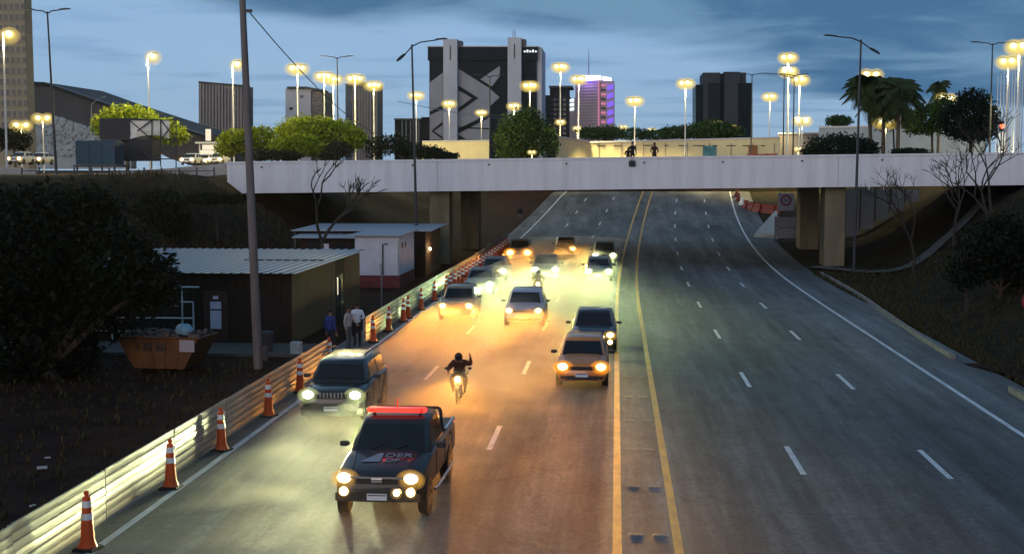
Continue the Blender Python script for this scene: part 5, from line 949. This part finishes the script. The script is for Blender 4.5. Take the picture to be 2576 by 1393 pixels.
DT = bld('dark_tower', 'dark grey tower with roof plant between bank and purple towers', 460); prism_px('tower_body', M['dark_conc'], DT, [(1364, 240), (1432, 240), (1432, 425), (1364, 425)], 460, 20); prism_px('roof_plant', M['dark_conc'], DT, [(1383, 218), (1430, 218), (1430, 240), (1383, 240)], 462, 14); prism_px('cap', M['grey_wall'], DT, [(1381, 216), (1440, 216), (1440, 221), (1381, 221)], 460, 16); prism_px('side_panel', M['bank_white'], DT, [(1432.5, 250), (1446, 246), (1446, 425), (1432.5, 425)], 461, 15)
for k in range(3): prism_px('lit_panel', M['litcool'], DT, [(1433.5, 250 + k * 11), (1444, 248 + k * 11), (1444, 256 + k * 11), (1433.5, 257 + k * 11)], 460.8, .15)
for r_ in range(9):
    for c_ in range(5): prism_px('window', M['win'], DT, [(1368 + c_ * 12, 248 + r_ * 12), (1376 + c_ * 12, 248 + r_ * 12), (1376 + c_ * 12, 255 + r_ * 12), (1368 + c_ * 12, 255 + r_ * 12)], 459.8, .25)
PT = bld('purple_tower', 'pink grey tower washed with purple lights and white lit crown', 450); prism_px('tower_body', M['pink'], PT, [(1447, 205), (1507, 202), (1507, 425), (1447, 425)], 450, 18); prism_px('bright_side', M['pink'], PT, [(1507, 202), (1546, 205), (1546, 425), (1507, 425)], 451, 17)
prism_px('crown_light', M['crown_light'], PT, [(1462, 190), (1512, 190), (1512, 202), (1462, 204)], 451, 6); prism_px('crown_light', M['crown_light'], PT, [(1516, 192), (1538, 196), (1538, 204), (1516, 202)], 452, 6); prism_px('corner_strip', M['pinkled'], PT, [(1505, 205), (1508, 205), (1508, 318), (1505, 318)], 449.6, .3)
for k in range(9): prism_px('side_band', M['pinkled'] if k % 2 == 0 else M['win_d'], PT, [(1512, 212 + k * 11.5), (1524, 213 + k * 11.5), (1524, 218 + k * 11.5), (1512, 217 + k * 11.5)], 450.7, .25)
for k in range(5): prism_px('purple_panel', M['purple'], PT, [(1528, 216 + k * 21), (1543, 212 + k * 21), (1543, 224 + k * 21), (1528, 229 + k * 21)], 450.7, .25)
for k in range(14): prism_px('floor_line', M['fin'], PT, [(1450, 214 + k * 7.6), (1503, 212 + k * 7.6), (1503, 213.6 + k * 7.6), (1450, 215.6 + k * 7.6)], 449.8, .2)
prism_px('crown_wash', M['purple'], PT, [(1463, 206), (1500, 205), (1500, 207.5), (1463, 208.5)], 449.5, .2); q0 = Vector(W(1481, 125, 452)); q1 = Vector(W(1481, 190, 452)); MB().tube([q1, q0], [.25, .08], 6).build('roof_mast', M['galv'], PT)
l = bpy.data.lights.new('facade_wash', 'POINT'); l.energy = 900; l.color = (.4, .25, 1.); q = Vector(W(1482, 200, 447)); ob('facade_wash', l, PT, q)
BT = bld('black_tower', 'black stepped office tower with grey ribbed shafts right of centre', 430); D = 430
for u0, u1, vt, mt_, dd in ((1750, 1769, 213, 'dark_clad', 0), (1769, 1812, 183, 'dark_conc', -1.5), (1812, 1822, 186, 'dark_clad', .5), (1822, 1862, 181, 'dark_conc', -2.5), (1862, 1877, 183, 'dark_conc', 0), (1877, 1893, 209, 'dark_clad', .8)): prism_px('tower_part', M[mt_], BT, [(u0, vt), (u1, vt), (u1, 425), (u0, 425)], D + dd, 18)
prism_px('dark_bay', M['dark_clad'], BT, [(1782, 210), (1812, 210), (1812, 425), (1782, 425)], D - 2.2, .6); prism_px('dark_bay', M['dark_clad'], BT, [(1857, 210), (1892, 210), (1892, 425), (1857, 425)], D - 3.0, .45)
for k in range(7): prism_px('rib', M['dark_conc'], BT, [(1785 + k * 4, 212), (1786 + k * 4, 212), (1786 + k * 4, 424), (1785 + k * 4, 424)], D - 2.5, .25)
BE = bld('beige_tower', 'tall beige tower with small dark windows at the left edge', 190); D = 190
prism_px('wall', M['beige'], BE, [(-150, -80), (58, -80), (74, 425), (-150, 425)], D, 2.5)
wn = MB().poly([(0, 0, 0), (.52, 0, 0), (.52, 0, .85), (0, 0, .85)], (0, .10, 0)).mesh('window', M['win']); sl_m = MB().box((.26, -.04, -.05), (.66, .12, .08)).mesh('sill', M['beige'])
for r_ in range(13):
    for c_ in range(6):
        u = -20 + c_ * 14.5 + r_ * .9; v = 25 + r_ * 27
        if v > 345: continue
        q = Vector(W(u, v, D)); o = ob('window', wn, BE, (q.x, D - .05, q.z)); ob('sill', sl_m, o)
SB_ = bld('sloping_hall', 'long sloping dark concrete hall with pale block wall at left', 260); D = 260
prism_px('sloping_roof', M['dark_conc'], SB_, [(72, 205), (112, 207), (200, 238), (290, 268), (420, 310), (510, 338), (510, 425), (430, 400), (330, 352), (72, 282)], D, 30)
prism_px('eave_band', M['dark_clad'], SB_, [(72, 205), (112, 207), (290, 268), (510, 338), (510, 345), (290, 276), (112, 216), (72, 214)], D - .8, 2); prism_px('pale_wall', M['pale_block'], SB_, [(72, 283), (130, 290), (330, 353), (330, 425), (72, 425)], D - 1.5, 3)
random.seed(17); ck = MB()
for k in range(700):
    u, v = random.uniform(76, 325), random.uniform(292, 392)
    if v < 290 + (u - 130) * .33: continue
    q = Vector(W(u, v, D - 1.6)); s = random.uniform(.25, .6); ck.box((q.x, q.y - .1, q.z), (s * 1.6, random.uniform(.1, .5), s))
tag(ck.build('relief_blocks', M['pale_block'], SB_), kind='stuff')
AL = post('street_lamp', 'slender curved unlit lamp before the sloping hall roof', Vector(W(228, 395, 200)), Vector(W(230, 262, 200)), [(1.6, 0, .9)], .08, 'galv', head='galv')

# ------------------------------------------------------------------ air
hz = MB().box((0, 560, 40 - .5), (1500, 1340, 84)); ho = hz.build('haze', None); ho['kind'] = 'stuff'; ho['label'] = 'thin dusty dusk air over the road and the city'
hm = bpy.data.materials.new('haze'); hm.use_nodes = True; t = hm.node_tree; t.nodes.clear(); pv = nd(t, 'ShaderNodeVolumePrincipled'); pv.inputs['Color'].default_value = (.95, .95, .95, 1); pv.inputs['Density'].default_value = .00007; pv.inputs['Anisotropy'].default_value = .8
mo = nd(t, 'ShaderNodeOutputMaterial'); t.links.new(pv.outputs[0], mo.inputs['Volume']); ho.data.materials.append(hm)

# dust hanging low over the oncoming lanes
du = MB(); n_ = 40
prof_y = [(24, .15), (30, .5), (38, 1.0), (50, 1.25), (62, 1.5), (75, 1.7), (88, 1.8), (100, 1.6), (112, 1.0), (122, .3)]
for y, h in prof_y:
    pass
secs = []
for y, h in prof_y:
    x0, x1 = -9.4 + cx(y), (.2 if y > 45 else lerp(-4.0, -.4, (y - 24) / 21)) + cx(y); q = []
    for i in range(13):
        t_ = i / 12; x = lerp(x0, x1, t_); q.append((x, y, rz(y) + .03 + h * math.sin(math.pi * t_) ** .6 * (1 + .18 * mnoise.noise((x * .5, y * .2, 5)))))
    q += [(lerp(x1, x0, i / 12), y, rz(y) + .02) for i in range(1, 12)]
    secs.append(q)
dm = du.loft(secs).mesh('dust_cloud', None, True); dmat = bpy.data.materials.new('dust'); dmat.use_nodes = True; t = dmat.node_tree; t.nodes.clear(); pv = nd(t, 'ShaderNodeVolumePrincipled'); pv.inputs['Color'].default_value = (.9, .86, .78, 1); pv.inputs['Density'].default_value = .03; pv.inputs['Anisotropy'].default_value = .45
tcn = nd(t, 'ShaderNodeTexCoord'); nz = nd(t, 'ShaderNodeTexNoise', i_Scale=.32, i_Detail=4., i_Roughness=.6, i_Distortion=.8); t.links.new(tcn.outputs['Object'], nz.inputs['Vector']); rp = nd(t, 'ShaderNodeMapRange', i_From_Min=.42, i_From_Max=.66, i_To_Min=.006, i_To_Max=.14); t.links.new(nz.outputs['Fac'], rp.inputs['Value']); t.links.new(rp.outputs[0], pv.inputs['Density'])
mo = nd(t, 'ShaderNodeOutputMaterial'); t.links.new(pv.outputs[0], mo.inputs['Volume']); dm.materials.append(dmat); tag(ob('dust_cloud', dm), 'low dust hanging over the oncoming lanes in the headlights', 'dust', kind='stuff')

# dry grass tufts on the banks and along the kerb
rng = np.random.default_rng(3); gv = []
def tufts(n, xf, y0, y1, hmin, hmax):
    k = 0
    while k < n:
        y = rng.uniform(y0, y1); x = xf(y); k += 1
        z = terrain(x, y) - .03; a = rng.uniform(0, 6.28, 4); h = rng.uniform(hmin, hmax)
        for q in a:
            dx, dy = math.cos(q), math.sin(q); w_ = .012 + .02 * rng.random(); lean = rng.uniform(.15, .6) * h
            gv.extend([(x - dy * w_, y + dx * w_, z), (x + dy * w_, y - dx * w_, z), (x + dx * lean + dy * w_ * .2, y + dy * lean, z + h), (x + dx * lean - dy * w_ * .2, y + dy * lean, z + h)])
tufts(5200, lambda y: rng.uniform(13.6, 30), 42, 96, .10, .38)
tufts(1500, lambda y: 13.2 + abs(rng.normal()) * .5, 42, 92, .06, .22)
tufts(4500, lambda y: rng.uniform(-34, -15), 62, 97, .12, .45)
tufts(2500, lambda y: rng.uniform(-26, -11.3), 22, 52, .05, .22)
gt = leaf_obj('grass_tufts', np.array(gv), leafmat('dry_grass', (.060, .050, .022), .6), None); tag(gt, 'dry grass tufts scattered over the banks and soil', 'grass', kind='stuff')
